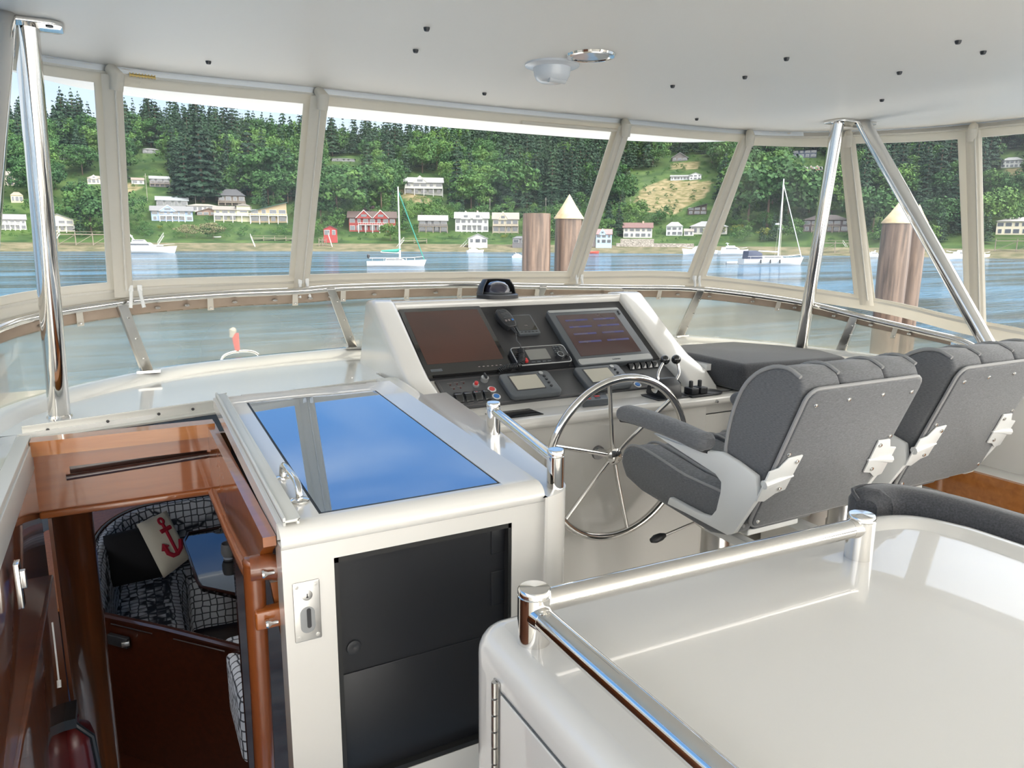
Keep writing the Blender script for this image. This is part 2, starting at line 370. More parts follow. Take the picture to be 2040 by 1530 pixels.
# ================================================================ THE BOAT: hardtop, deck, coaming
TOPN = [(-.80, -1.0), (-.78, 1.0), (-.72, 2.0), (-.42, 2.62), (.03, 2.88), (.72, 2.90), (1.44, 2.92), (2.15, 2.90), (2.91, 2.86), (3.33, 2.62), (3.62, 2.16), (3.70, 1.2), (3.72, -1.0)]
BOTN = [(-.60, -1.0, 1.08), (-.58, 1.0, 1.12), (-.52, 1.9, 1.18), (-.40, 2.75, 1.285), (.004, 3.10, 1.329), (.70, 3.30, 1.333), (1.42, 3.34, 1.333), (2.14, 3.30, 1.326), (2.80, 3.10, 1.318), (3.40, 2.46, 1.225), (3.46, 1.92, 1.150), (3.50, 1.2, 1.10), (3.52, -1.0, 1.06)]
ZT = 2.095
NS = 10
topc = cat([(x, y, ZT) for x, y in TOPN], NS); botc = cat(BOTN, NS)
def encl(s, t, off=0.0):       # s in node units, t 0 top .. 1 bottom
    i = s*NS; k = min(int(i), len(topc)-2); f = i-k
    a = topc[k].lerp(topc[k+1], f); b = botc[k].lerp(botc[k+1], f)
    p = a.lerp(b, t)
    if off:
        q = (p-Vector((1.46, 0, p.z))); q.z = 0; q.normalize(); p = p+q*off
    return p
# hardtop slab
half = [(1.46, 3.60), (2.0, 3.59), (2.53, 3.55), (2.95, 3.42), (3.20, 3.18), (3.46, 2.86), (3.66, 2.45), (3.78, 1.9), (3.84, 1.0), (3.86, -3.4)]
oc = cat([(x, y, 0) for x, y in half], 5)
outl = [(p.x, p.y) for p in oc]+[(2.92-p.x, p.y) for p in reversed(oc[1:])]
b = B(); b.prism(outl, 2.10, 2.20, lambda p, q, t: (p, q, t))
ceiling = struct('ceiling', b, CEIL, bev=.03, seg=3)
def plug_at(px, py):
    P = at_z(px, py, 2.10); b = B(); b.lathe([(.009, .001), (.008, -.005), (.006, -.009), (0, -.010)], 12, Matrix.Translation(P)); return b
for k, (px, py) in enumerate([(850, 55), (828, 99), (415, 122), (965, 185), (1388, 236), (1567, 115), (1484, 152), (1340, 170), (1792, 143), (1757, 198), (1909, 81), (1959, 102)]):
    obj('screw_plug', plug_at(px, py), BLACKP, ceiling)
# aluminium awning track under the hardtop
tr = [p for p in topc]
b = B(); rows = [[Vector((p.x, p.y, 2.10)) for p in tr], [Vector((p.x, p.y, 2.078)) for p in tr]]
b.sheet(rows, .012); struct('trim_1', b, ALU)
# flybridge sole, lower decks
b = B(); b.span(.90, 4.1, -8, 3.4, -.06, 0); b.span(-1.1, .90, -8, .72, -.06, 0); struct('floor', b, GELD)
# ---------------------------------------------------------------- enclosure panels
def strip(b, s0, s1, t0, t1, th=.006, off=0, ns=None):
    ns = ns or max(2, int((s1-s0)*NS*1.5)+1)
    rows = [[encl(s0+(s1-s0)*j/ns, t0+(t1-t0)*i/2, off) for j in range(ns+1)] for i in range(3)]
    b.sheet(rows, th)
def panel(n, s0, s1, d0, d1, t0=.068, t1=.930):
    b = B(); strip(b, s0, s1, 0, t0); strip(b, s0, s1, t1, 1.03)
    strip(b, s0, s0+d0, t0, t1); strip(b, s1-d1, s1, t0, t1)
    w = struct('window_%d' % n, b, CANVAS)
    b = B(); strip(b, s0, s1, t0*.30, t0*.42, .004, -.010); obj('top_zip', b, ZIP, w)
    b = B(); strip(b, s0, s1, .965, .978, .004, -.008); obj('hem_seam', b, ZIP, w)
    b = B(); rows = [[encl(s0+d0*.8+(s1-s0-(d0+d1)*.8)*j/16, t0*.96+(t1*1.01-t0*.96)*i/6, .003) for j in range(17)] for i in range(7)]
    b.sheet(rows); obj('vinyl_pane', b, VINYL, w)
    return w
PN = [4.0, 5.0, 7.0, 8.0, 9.0, 10.0]      # zipped joints between the panels
dw = .072
panel(1, 2.3, 4.0, .04, dw); panel(2, 4.0, 5.0, dw*.95, dw*.85)
panel(3, 5.0, 7.0, dw*.95, dw*.95); panel(4, 7.0, 8.0, dw*.9, dw*.9)
panel(5, 8.0, 9.0, dw, dw, t0=.085, t1=.945); panel(6, 9.0, 10.0, dw*1.1, dw*1.2, t1=.95); panel(7, 10.0, 11.6, dw*.8, .03, t1=.95)
for k, s in enumerate(PN):                  # the zipped flap covering each joint
    b = B(); w = .028
    path = [encl(s, t, -.022) for t in np.linspace(.035, 1.0, 9)]
    side = (encl(min(s+.15, 11.9), .5)-encl(s-.15, .5)).normalized()
    inw = Vector((1.46, 1.0, 0))-Vector((path[4].x, path[4].y, 0)); inw.normalize()
    rows = []
    for a, o_ in ((-1, 0), (-.75, .010), (0, .016), (.75, .010), (1, 0)):
        rows.append([p+side*w*a+inw*o_ for p in path])
    b.sheet(rows, .006)
    t = one('zipper_flap', b, CANVAS, ['white canvas zip flap leaning left, nearest the port steel strut', 'white canvas zip flap left of the white sailboat with green sail cover', 'white canvas zip flap just right of the cone-topped piling', 'white canvas zip flap at the forward starboard corner, above the throttle knobs', 'white canvas zip flap directly behind the starboard steel strut', 'white canvas zip flap right of the cluster of two pilings on the starboard side'][k], 'zipper flap', kind=None)
    b = B(); b.tube([encl(s, u, -.046) for u in np.linspace(.06, .97, 12)], .004, 8); obj('zip_teeth', b, ZIP, t)
    b = B(); q = path[0]; b.tube([q+Vector((0, 0, .02)), q+inw*.03+Vector((0, 0, -.005)), q+inw*.02+Vector((0, 0, -.05))], [.019, .023, .020], 10); obj('pipe_cap', b, CANVAS, t)
# top zip slider with brass teeth at the port end
P0 = encl(4.10, .022, -.016); P1 = encl(4.22, .022, -.016)
b = B(); b.tube([P0, P1], .004, 8)
for k in range(9): b.box(P0.lerp(P1, k/8), (.003, .006, .014))
one('zip_end', b, BRASS, 'short brass zip end with exposed teeth under the hardtop edge, top left', 'zipper')
# rolled window tie along the long centre valance
b = B(); b.tube([encl(s, .060, -.014) for s in np.linspace(6.25, 6.95, 8)], .008, 10)
one('canvas_batten', b, CANVAS, 'thin white rolled canvas batten along the top of the widest window', 'batten')
# ---------------------------------------------------------------- windscreen, rail and coaming
RAILN = [(-.56, -1.0, 1.05), (-.54, 1.0, 1.10), (-.48, 1.9, 1.17), (-.34, 2.80, 1.262), (0, 3.08, 1.306), (.36, 3.19, 1.319), (.68, 3.22, 1.322), (.90, 3.24, 1.330), (1.46, 3.26, 1.328), (1.86, 3.25, 1.312), (2.36, 3.17, 1.297), (2.79, 3.03, 1.285), (3.12, 2.66, 1.235), (3.24, 2.30, 1.172), (3.28, 1.93, 1.124)]
rail = cat(RAILN, 8)
tail = [(3.285, 1.86, 1.108), (3.29, 1.80, 1.075), (3.29, 1.775, 1.03), (3.29, 1.77, .97)]
b = B(); b.tube(rail[:-1]+cat([RAILN[-1]]+tail, 4), .0165, 14)
one('windscreen_rail', b, STEEL, 'curved stainless tube rail running along the top of the low windscreen', 'rail')
BASEN = [(-.58, -1.0, .99), (-.56, 1.0, .99), (-.50, 1.9, 1.0), (-.36, 2.75, 1.01), (.06, 3.24, 1.02), (.50, 3.43, 1.02), (.80, 3.49, 1.02), (1.06, 3.53, 1.02), (1.46, 3.56, 1.02), (1.90, 3.54, 1.02), (2.40, 3.43, 1.02), (2.83, 3.22, 1.01), (3.14, 2.78, 1.0), (3.26, 2.36, .99), (3.30, 1.93, .985)]
base = cat(BASEN, 8)
def ws(i, t, off=0):
    k = min(int(i), len(rail)-2); f = i-k
    a = rail[k].lerp(rail[k+1], f)-Vector((0, 0, .012)); c = base[k].lerp(base[k+1], f); p = a.lerp(c, t)
    if off: q = Vector((1.46, 1.2, 0))-Vector((p.x, p.y, 0)); p = p+q.normalized()*off
    return p
nW = len(rail)-1
wsn = thing('windscreen', 'low smoky vinyl windscreen with tan canvas top band around the front of the flybridge', 'windscreen', (1.46, 3.4, 1.0))
b = B(); b.sheet([[ws(i, t) for i in np.linspace(0, nW, 90)] for t in (0, .07, .155)], .004); obj('canvas_band', b, TAN, wsn)
b = B(); b.sheet([[ws(i, t, .0) for i in np.linspace(0, nW, 90)] for t in (.14, .5, .8, 1.0)]); obj('smoky_pane', b, VINYLS, wsn)
for i in [22.5, 26.5, 34.5, 36.8, 41, 45, 49.5, 53.5, 58, 62.2, 66, 70, 74, 78.5, 82, 86, 89, 92.5, 96, 100, 104, 108]:
    P = ws(i, .08, .012); b = B(); b.lathe([(0, -.006), (.009, -.004), (.011, 0), (.009, .004), (0, .006)], 10, Matrix.Translation(P)); obj('snap', b, STEELB, wsn)
for i in [20.5, 29, 39, 47.5, 55.5, 60.2, 64, 72.5, 80.5, 84, 94.5, 102, 106.5]:
    P = ws(i, .0, .012); Q = P+Vector((0, .012, -.05)); d = (ws(i+.5, .1)-ws(i-.5, .1)).normalized()
    b = B(); b.sheet([[P-d*.011, P+d*.011], [Q-d*.012, Q+d*.012]], .003); t = obj('fastener_tab', b, CANVAS, wsn)
    b = B(); b.lathe([(0, -.004), (.006, -.002), (.006, .002), (0, .004)], 8, Matrix.Translation(Q.lerp(P, .2)+Vector((0, -.006, 0)))); obj('stud', b, STEELB, t)
def stanchion(i, lab, lean=0):
    a = ws(i, -.03, .016); c = ws(i+lean, 1.0, .03); d = (ws(i+.6, .5)-ws(i-.6, .5)).normalized()
    b = B(); b.sheet([[a-d*.020, a+d*.020], [c-d*.024, c+d*.024]], .022); t = one('windscreen_stanchion', b, STEELB, lab, 'stanchion', 'flat metal stanchions bracing the windscreen', bev=.004)
    b = B(); b.box(c+Vector((0, 0, -.0)), (.085, .05, .010)); obj('foot_plate', b, STEEL, t)
    for f in (.2, .5, .8):
        P = a.lerp(c, f)+Vector((0, -.026, .004)); b = B(); b.lathe([(0, -.004), (.006, -.002), (.006, .002), (0, .004)], 8, Matrix.Translation(P)); obj('screw', b, STEEL, t)
def near_i(X, Y): return min(range(len(base)), key=lambda k: (base[k].x-X)**2+(base[k].y-Y)**2)
stanchion(near_i(.06, 3.24), 'flat metal windscreen stanchion nearest the port steel strut')
stanchion(near_i(1.04, 3.52)-1, 'flat metal windscreen stanchion just left of the helm console')
stanchion(near_i(1.98, 3.54), 'flat metal windscreen stanchion behind the top of the helm console')
stanchion(near_i(2.82, 3.22), 'white-reflecting metal windscreen stanchion between the console and the dark cushion')
stanchion(near_i(3.22, 2.45), 'bright metal windscreen stanchion right of the starboard strut, above the seat back')
# white snap hooks hanging at the joints of the enclosure
for s, lab in ((4.05, 'nearest the port steel strut'), (5.0, 'left of the helm console'), (7.02, 'by the starboard console wing'), (8.0, 'at the forward starboard corner')):
    P = encl(s, .99, -.05); b = B()
    for dx in (-.014, .016):
        b.tube([P+Vector((dx, 0, .015)), P+Vector((dx*1.1, -.008, -.01)), P+Vector((dx*1.5, -.012, -.05))], [.008, .006, .007], 8)
        b.box(P+Vector((dx, 0, .022)), (.016, .014, .022))
    one('zipper_pull', b, CAST, 'pair of white zip pulls dangling over the rail '+lab, 'zip pull', 'white zip pulls hanging along the rail')
# coaming and forward deck (surface around the hatch opening)
b = B()
inn = [p for p in base]
rimo = [Vector((p.x+(p.x-1.46)*.06, p.y+.10, .99)) for p in base]
rows = [[Vector((p.x*1.10-.146, p.y+.55 if p.y > 2.5 else p.y, .30)) for p in base], [Vector((p.x, p.y, 0))+Vector(((p.x-1.46)*.05, .10 if p.y > 2 else 0, .94)) for p in base],
        [Vector((p.x, p.y, 0))+Vector(((p.x-1.46)*.02, .035 if p.y > 2 else 0, 1.012)) for p in base], [p.copy() for p in base]]
def inw_(p, d, z): q = Vector((1.46, 1.2, 0))-Vector((p.x, p.y, 0)); q.normalize(); r = p+q*d; r.z = z; return r
rows += [[inw_(p, .05, 1.013) for p in base], [inw_(p, .085, .998) for p in base], [inw_(p, .10, .985) for p in base]]
b.sheet(rows); struct('trim_2', b, GELD, sm=50, subd=1)
inner = [inw_(p, .10, .985) for p in base]
front = [(p.x, p.y) for p in inner if p.y > 2.40]
b = B()
poly = front+[(3.12, 2.50), (2.37, 2.50), (2.37, 2.95), (.93, 2.95), (.93, 2.77), (.22, 2.60), (-.34, 2.45)]
b.prism(poly, .955, .985, lambda p, q, t: (p, q, t)); struct('trim_3', b, GELD)
b = B(); b.span(-.62, -.285, -1.0, 2.47, .955, .985); struct('trim_4', b, GELD, bev=.01)
b = B(); b.span(-.66, -.60, -1.0, 2.2, -.1, .98); struct('wall_port', b, GELD)
# starboard side: coaming wall and its ledge
b = B(); b.span(3.08, 3.40, -1.0, 1.95, .93, .985); struct('trim_5', b, GELD, bev=.01)
b = B(); b.span(3.05, 3.12, -1.0, 3.0, -.06, .96); struct('wall_starboard', b, GEL)
b = B(); b.span(3.38, 3.44, -1.0, 1.8, .4, .97); struct('wall_hull', b, GELD)
# ---------------------------------------------------------------- hardtop struts
def strut(tops, bases, platec, label, sgn):
    t = thing('hardtop_strut', label, 'strut', bases[0])
    b = B(); Mx = Matrix.Translation(platec)
    pts = rrect(.26, .12, .03); b.prism(pts, 0, -.012, lambda p, q, z: Mx @ Vector((p, q, z))); obj('bracket_plate', b, STEEL, t, bev=.002)
    for a, c in zip(tops, bases):
        b = B(); b.tube([Vector(a), Vector(a).lerp(Vector(c), .5), Vector(c)], .0305, 20); obj('leg', b, STEEL, t)
        b = B(); b.lathe([(.055, 0), (.055, .006), (.038, .010), (.034, .02)], 20, Matrix.Translation(Vector(c)-Vector((0, 0, .018)))); obj('base_flange', b, STEEL, t)
    for dx in (-.10, 0, .10):
        b = B(); b.lathe([(0, -.005), (.009, -.003), (.009, 0)], 10, Matrix.Translation(Vector(platec)+Vector((dx, -.035, -.012)))); obj('bolt', b, BLACKP, t)
strut([(-.155, 2.44, 2.095), (-.20, 2.36, 2.095)], [(-.20, 2.66, .99), (-.30, 1.60, 1.0)], (-.20, 2.42, 2.10), 'port stainless V-shaped hardtop strut beside the open companionway', -1)
strut([(3.05, 2.45, 2.095), (3.12, 2.37, 2.095)], [(3.11, 2.60, .985), (3.21, 1.63, .985)], (3.10, 2.42, 2.10), 'starboard stainless V-shaped hardtop strut rising behind the helm seats', 1)
# ---------------------------------------------------------------- ceiling fittings
P = at_z(1177, 110, 2.10); t = thing('recessed_light', 'round chrome-rimmed light set flush into the hardtop', 'ceiling light', P)
b = B(); b.lathe([(.052, -.001), (.060, -.007), (.072, -.006), (.075, 0)], 32, Matrix.Translation(P)); obj('rim', b, STEEL, t)
b = B(); b.lathe([(0, -.002), (.056, -.002), (.056, -.004), (0, -.0045)], 32, Matrix.Translation(P)); obj('lens', b, LENS, t)
P = at_z(1100, 128, 2.10); t = thing('dome_light', 'white plastic dome fixture hanging from the hardtop, left of the chrome-rimmed light', 'ceiling light', P)
b = B(); b.lathe([(.088, 0), (.088, -.006), (.080, -.010), (.062, -.012)], 32, Matrix.Translation(P)); obj('flange', b, FROST, t)
b = B(); b.lathe([(.062, -.010), (.057, -.035), (.050, -.048), (.036, -.056), (0, -.058)], 32, Matrix.Translation(P)); obj('dome', b, FROST, t)
b = B(); b.tube([P+Vector((-.030, -.03, -.053)), P+Vector((.030, -.03, -.053))], [.010, .010], 10); obj('lamp_lens', b, WHITEI, t)
# ================================================================ COMPANIONWAY HATCH HOUSING
HX0, HX1, HX2, HY0, HZ = .232, .840, .915, 1.36, 1.0
hh = thing('sliding_hatch', 'white companionway hatch housing with a big blue-reflecting tinted glass lid', 'hatch', (.5, 1.9, 0))
def tilt(b, y0=1.41, k=.050): b.v = [(x, y, z+(max(0, y-y0)*k if z > .5 else 0)) for x, y, z in b.v]; return b
gx0, gx1, gy0, gy1 = .318, .733, 1.412, 2.330
b = B()
b.span(HX0, gx0, 1.40, 2.42, .965, HZ); b.span(gx1, HX1-.02, 1.40, 2.44, .965, HZ); b.span(gx0, gx1, 1.40, gy0, .965, HZ); b.span(gx0, gx1, gy1, 2.43, .965, HZ)
obj('lid_frame', tilt(b), GEL, hh)
prof = [(1.40, HZ), (1.388, .999), (1.373, .993), (1.363, .983), (1.360, .972), (1.360, .962), (1.366, .956)]
b = B(); b.sheet([[Vector((x, y, z)) for x in (HX0, .4, .6, HX1-.02)] for y, z in prof]+[[Vector((x, 1.40, .956)) for x in (HX0, .4, .6, HX1-.02)]]); obj('rolled_lip', b, GEL, hh, sm=60)
b = B(); b.span(gx0, gx1, gy0, gy1, .985, .9985); obj('gasket', tilt(b), BLKGASK, hh)
b = B(); b.span(gx0+.006, gx1-.006, gy0+.006, gy1-.006, .990, 1.0005); obj('tinted_glass', tilt(b), SKYGL, hh)
b = B(); y0, y1 = 1.366, 1.425
dx0, dx1, dz1, dz0 = .333, .738, .920, .385
b.span(HX0, dx0, y0, y1, -.02, .962); b.span(dx1, HX1, y0, y1, -.02, .962); b.span(dx0, dx1, y0, y1, dz1, .962); b.span(dx0, dx1, y0, y1, -.02, dz0)
obj('aft_frame', b, GEL, hh)
b = B(); r = .10
sh = [(HX1-.018, 1.350)]+[(HX2-r+r*math.cos(R(a)), 1.350+r+r*math.sin(R(a))) for a in range(-90, 1, 6)]+[(.958, 1.90), (.985, 2.318), (.900, 2.318), (.900, 2.60), (HX1-.018, 2.60)]
b.prism(sh, -.02, .972, lambda p, q, t: (p, q, t)); obj('fixed_shoulder', tilt(b), GEL, hh, bev=.018, seg=4)
b = B(); b.span(dx0, dx1, y0+.022, y1, dz0, dz1); obj('door_panel', b, DOORB, hh)
b = B()
for x0, x1, z0, z1 in ((dx0, dx0+.010, dz0, dz1), (dx1-.008, dx1, dz0, dz1), (dx0, dx1, dz1-.012, dz1), (dx0, dx1, dz0, dz0+.012)): b.span(x0, x1, y0+.002, y0+.026, z0, z1)
obj('door_trim', b, BLKGASK, hh)
b = B(); b.span(dx0+.012, dx1-.01, y0+.0185, y0+.023, dz0+.012, .645); obj('lower_door_leaf', b, DOORB, hh, bev=.0015)
for z0, z1 in ((.843, .905), (.716, .800)):
    b = B(); b.span(.696, .731, y0+.019, y0+.023, z0, z1); obj('door_latch_cover', b, DOORB, hh, bev=.002)
P = Vector((.372, y0+.020, .702))
def MY(O): return Matrix.Translation(Vector(O)) @ Matrix.Rotation(R(90), 4, 'X')   # local z -> -Y
b = B(); b.lathe([(.016, 0), (.015, .002), (.010, .003), (0, .001)], 20, MY(P)); obj('finger_pull', b, BLACKP, hh)
b = B(); b.sheet([[Vector((x, y, 1.006)) for x in (.240, .250, .262, .272)] for y in (1.375, 2.42)], .006)
b.span(.240, .246, 1.375, 2.42, 1.0, 1.018); b.span(.266, .272, 1.375, 2.42, 1.0, 1.012)
obj('slide_track', tilt(b), ALUW, hh, bev=.002)
A0 = at_z(564, 954, 1.008); A1 = at_z(597, 999, 1.004)
b = B()
pts = cat([A0, A0+Vector((0, 0, .022)), A0+Vector((0, -.025, .038)), A1+Vector((0, .03, .038)), A1+Vector((0, 0, .022)), A1], 6)
b.tube(pts, .0075, 12)
for A in (A0, A1): b.lathe([(.020, 0), (.020, .004), (.012, .007)], 20, Matrix.Translation(A))
obj('grab_handle', b, STEEL, hh)
# flush lock on the aft face
ML = MY((.2755, y0+.001, .820)) @ Matrix.Scale(.85, 4)
b = B(); b.prism([(x, y) for x, y in rrect(.062, .150, .003)], 0, .004, lambda p, q, t: ML @ Vector((p, q, t))); lk = obj('lock_plate', b, STEELB, hh, bev=.001)
b = B(); b.prism([(x, y-.022) for x, y in rrect(.034, .066, .0165, 6)], .0042, .0048, lambda p, q, t: ML @ Vector((p, q, t))); obj('pull_recess', b, mat('recess_steel', (.30, .31, .32), .3, 1), lk)
b = B(); b.prism([(x+.003, y-.018) for x, y in rrect(.010, .050, .005, 6)], .0048, .0054, lambda p, q, t: ML @ Vector((p, q, t))); obj('painted_pull_shadow', b, BLACKP, lk)  # raised black strip stands for the shade inside the finger pull
b = B(); b.lathe([(.0125, .004), (.0125, .0055), (.0105, .006), (0, .006)], 24, ML @ Matrix.Translation((.001, .040, 0))); kc = obj('key_cylinder', b, STEELB, lk)
b = B(); b.box((.001, .040, .0062), (.002, .010, .0006), ML); b.box((.001, .036, .0062), (.005, .003, .0006), ML); obj('keyway', b, BLACKP, lk)
for x in (-.022, .022):
    for y in (-.064, .064):
        b = B(); b.lathe([(.005, .004), (.005, .0048), (0, .005)], 14, ML @ Matrix.Translation((x, y, 0))); b.box((x, y, .0053), (.006, .0012, .0005), ML); b.box((x, y, .0053), (.0012, .006, .0005), ML); obj('lock_screw', b, STEELB, lk)
# grab rail on the shoulder
P1 = Vector((.925, 1.83, .992)); P2 = Vector((.872, 1.40, .971))
t = thing('grab_rail', 'small stainless grab rail on the hatch housing beside the steering wheel', 'rail', P1)
for P in (P1, P2):
    b = B(); b.lathe([(.0205, 0), (.0205, .078), (.0185, .080), (.0185, .081), (.0205, .083), (.0205, .092), (.018, .095), (0, .095)], 24, Matrix.Translation(P)); obj('post', b, STEEL, t)
b = B(); b.tube([P1+Vector((0, -.01, .07)), P2+Vector((0, .01, .07))], .013, 16); obj('rail', b, STEEL, t)
# forward track of the hatch
a = at_z(45, 858, .99); c = at_z(415, 800, 1.0); d = at_z(803, 750, 1.0)
b = B()
for p, q in ((a, c), (c, d)):
    p = p.copy(); q = q.copy(); p.z = q.z = .985
    b.sheet([[p+Vector((0, 0, .018)), q+Vector((0, 0, .018))], [p+Vector((0, -.014, .018)), q+Vector((0, -.014, .018))]], .006)
    b.sheet([[p+Vector((0, -.010, .02)), q+Vector((0, -.010, .02))], [p+Vector((0, -.014, -.03)), q+Vector((0, -.014, -.03))]], .006)
    b.sheet([[p+Vector((0, -.05, -.02)), q+Vector((0, -.05, -.02))], [p+Vector((0, -.012, -.02)), q+Vector((0, -.012, -.02))]], .006)
b.box(d+Vector((0, -.03, -.0)), (.012, .07, .05))
hatchtrack = one('hatch_track', b, ALUW, 'pale aluminium slide track along the front edge of the companionway opening', 'track')
for f in (.12, .42, .7, .9):
    q = a.lerp(c, f); b = B(); b.lathe([(.005, 0), (.004, .002), (0, .003)], 10, MY((q.x, q.y-.016, .985))); obj('track_screw', b, BLACKP, hatchtrack)
b = B(); b.span(-.292, -.258, 1.0, 2.42, .93, .990); b.span(-.262, -.254, 1.0, 2.42, .90, .975); struct('trim_6', b, ALUW, bev=.002)
# ---------------------------------------------------------------- companionway woodwork
b = B(); b.span(-.256, .225, 2.350, 2.41, .943, .985); struct('trim_7', b, TEAKL)     # light header beam
fb = thing('header_panel', 'varnished cherry panel with a long slotted handhold below the hatch opening', 'panel', (0, 2.38, .76))
b = B()
hx0, hx1, hz0, hz1 = -.17, .20, .868, .895
b.span(-.256, hx0, 2.38, 2.40, .765, .945); b.span(hx1, .27, 2.38, 2.40, .765, .945); b.span(hx0, hx1, 2.38, 2.40, hz1, .945); b.span(hx0, hx1, 2.38, 2.40, .765, hz0); obj('board', b, TEAK, fb)
b = B(); b.tube([(hx0-.01, 2.376, hz0-.004), (hx1+.01, 2.376, hz0+.012)], .009, 10); b.span(hx0-.02, hx1+.02, 2.402, 2.41, hz0-.02, hz1+.02); obj('handhold', b, TEAKD, fb)
b = B(); b.span(-.256, .27, 2.365, 2.40, .752, .772); obj('lower_moulding', b, TEAK, fb, bev=.005)
# port side wood: skirt and the tall polished panel
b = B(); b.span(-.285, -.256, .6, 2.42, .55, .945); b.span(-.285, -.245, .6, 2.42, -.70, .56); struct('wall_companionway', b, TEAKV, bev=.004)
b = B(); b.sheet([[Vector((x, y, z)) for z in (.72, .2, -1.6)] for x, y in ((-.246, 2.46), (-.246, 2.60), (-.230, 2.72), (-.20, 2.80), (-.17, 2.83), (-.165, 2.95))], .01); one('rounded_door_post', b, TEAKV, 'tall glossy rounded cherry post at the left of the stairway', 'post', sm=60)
b = B(); b.tube([(-.243, 1.62, .40), (-.243, 1.64, .25), (-.243, 1.76, .12)], .006, 6)
# starboard skirt under the hatch rim
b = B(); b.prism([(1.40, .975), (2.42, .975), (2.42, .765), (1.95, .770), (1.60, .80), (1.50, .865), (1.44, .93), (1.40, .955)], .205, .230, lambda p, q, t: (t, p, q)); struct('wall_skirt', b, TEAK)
sr = thing('stair_handrail', 'varnished handrail along the right side of the stairway, ending in a rounded knob', 'handrail', (.2, 1.46, -.7))
b = B(); b.tube(cat([(.205, 2.42, .758), (.205, 1.95, .772), (.200, 1.60, .815), (.195, 1.50, .872)], 5), .013, 10); obj('rail', b, TEAK, sr)
b = B(); b.tube(cat([(.19, 1.455, .60), (.192, 1.455, .86), (.194, 1.455, .897), (.20, 1.455, .912)], 4), [.021]*8+[.024, .026, .024, .016, .006], 14); b.v = b.v; obj('newel_post', b, TEAKV, sr)
b = B(); b.tube([(.19, 1.455, .62), (.185, 1.46, .2), (.18, 1.47, -1.2)], .021, 14); obj('newel_shaft', b, TEAKV, sr)
b = B(); b.tube([(.185, 1.452, .893), (.22, 1.448, .893), (.245, 1.445, .885)], [.026, .028, .026], 14); obj('knob_block', b, TEAKV, sr)
b = B(); b.span(.185, .245, 1.42, 1.45, .77, .81); obj('upper_bracket', b, TEAK, sr, bev=.004)
b = B(); b.sheet([[Vector((.225, 1.47, .845)), Vector((.255, 1.47, .845))], [Vector((.30, 1.37, .2)), Vector((.33, 1.37, .2))]], .02); obj('ladder_stringer', b, TEAK, sr)
for (z, y) in ((.893, 1.415), (.79, 1.405)):
    b = B(); b.lathe([(.004, 0), (.004, .012), (.009, .020), (.008, .024), (0, .024)], 14, Matrix.Translation((.225, y, z)) @ Matrix.Rotation(R(-90), 4, 'Y')); obj('hook_pin', b, STEEL, sr)
# latch on the port wall
t = thing('slide_latch', 'chrome latch on the varnished port wall of the stairway', 'latch', (-.245, 1.45, .62))
P = at_x(32, 1165, -.243); b = B(); b.box((-.238, P.y, P.z), (.012, .030, .10)); obj('latch_plate', b, STEEL, t, bev=.002)
b = B(); b.box((-.229, P.y-.003, P.z+.012), (.012, .012, .04)); obj('bolt', b, STEELB, t, bev=.002)
P = at_x(112, 1345, -.2); b = B(); b.tube([at_x(104, 1240, -.2), at_x(117, 1355, -.2)], .002, 6); b.tube([at_x(117, 1355, -.2), at_x(118, 1370, -.2)], .0045, 8)
one('blind_wand', b, WHITEI, 'thin white wand hanging in the dark stairway', 'wand')
# ================================================================ SALON BELOW
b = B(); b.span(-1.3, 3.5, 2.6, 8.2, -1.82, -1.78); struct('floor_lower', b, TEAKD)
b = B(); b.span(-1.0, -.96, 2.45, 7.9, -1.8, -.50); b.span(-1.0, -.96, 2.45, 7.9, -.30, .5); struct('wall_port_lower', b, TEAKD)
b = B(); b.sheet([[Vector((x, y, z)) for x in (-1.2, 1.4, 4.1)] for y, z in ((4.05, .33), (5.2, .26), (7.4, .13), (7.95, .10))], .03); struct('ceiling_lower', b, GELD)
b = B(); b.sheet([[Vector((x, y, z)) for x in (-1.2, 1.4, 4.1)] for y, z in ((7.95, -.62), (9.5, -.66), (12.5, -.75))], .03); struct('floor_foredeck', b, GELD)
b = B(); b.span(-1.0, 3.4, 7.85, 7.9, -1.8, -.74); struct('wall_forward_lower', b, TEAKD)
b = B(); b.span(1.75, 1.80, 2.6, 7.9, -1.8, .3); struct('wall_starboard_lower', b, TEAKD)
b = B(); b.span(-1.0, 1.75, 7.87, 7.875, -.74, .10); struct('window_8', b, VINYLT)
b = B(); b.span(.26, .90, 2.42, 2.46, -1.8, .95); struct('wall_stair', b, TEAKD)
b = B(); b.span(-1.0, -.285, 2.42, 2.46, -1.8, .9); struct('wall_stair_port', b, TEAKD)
# curved settee
bk = [at_z(px, py, -.78) for px, py in ((168, 1205), (170, 1160), (178, 1105), (205, 1052), (262, 1016), (345, 996), (462, 981))]+[Vector((1.25, 6.8, -.78))]
bk = cat(bk, 5)
st = thing('settee', 'curved settee in black and white starburst tie-dye fabric below deck', 'settee', (.3, 6.4, -1.78))
def inset(path, d):
    o = []
    for i, p in enumerate(path):
        q = path[min(i+1, len(path)-1)]-path[max(i-1, 0)]; q.z = 0; q.normalize(); o.append(p+Vector((q.y, -q.x, 0))*d)
    return o
rows = []
for d, z in ((0, -1.3), (0, -.80), (.015, -.785), (.05, -.775), (.085, -.785), (.11, -.84), (.15, -1.18), (.16, -1.32)):
    rows.append([Vector((p.x, p.y, z)) for p in inset(bk, d)])
b = B(); b.sheet(rows); obj('backrest', b, SHIB, st, sm=70)
seatp = inset(bk, .13); si = inset(bk, .62)
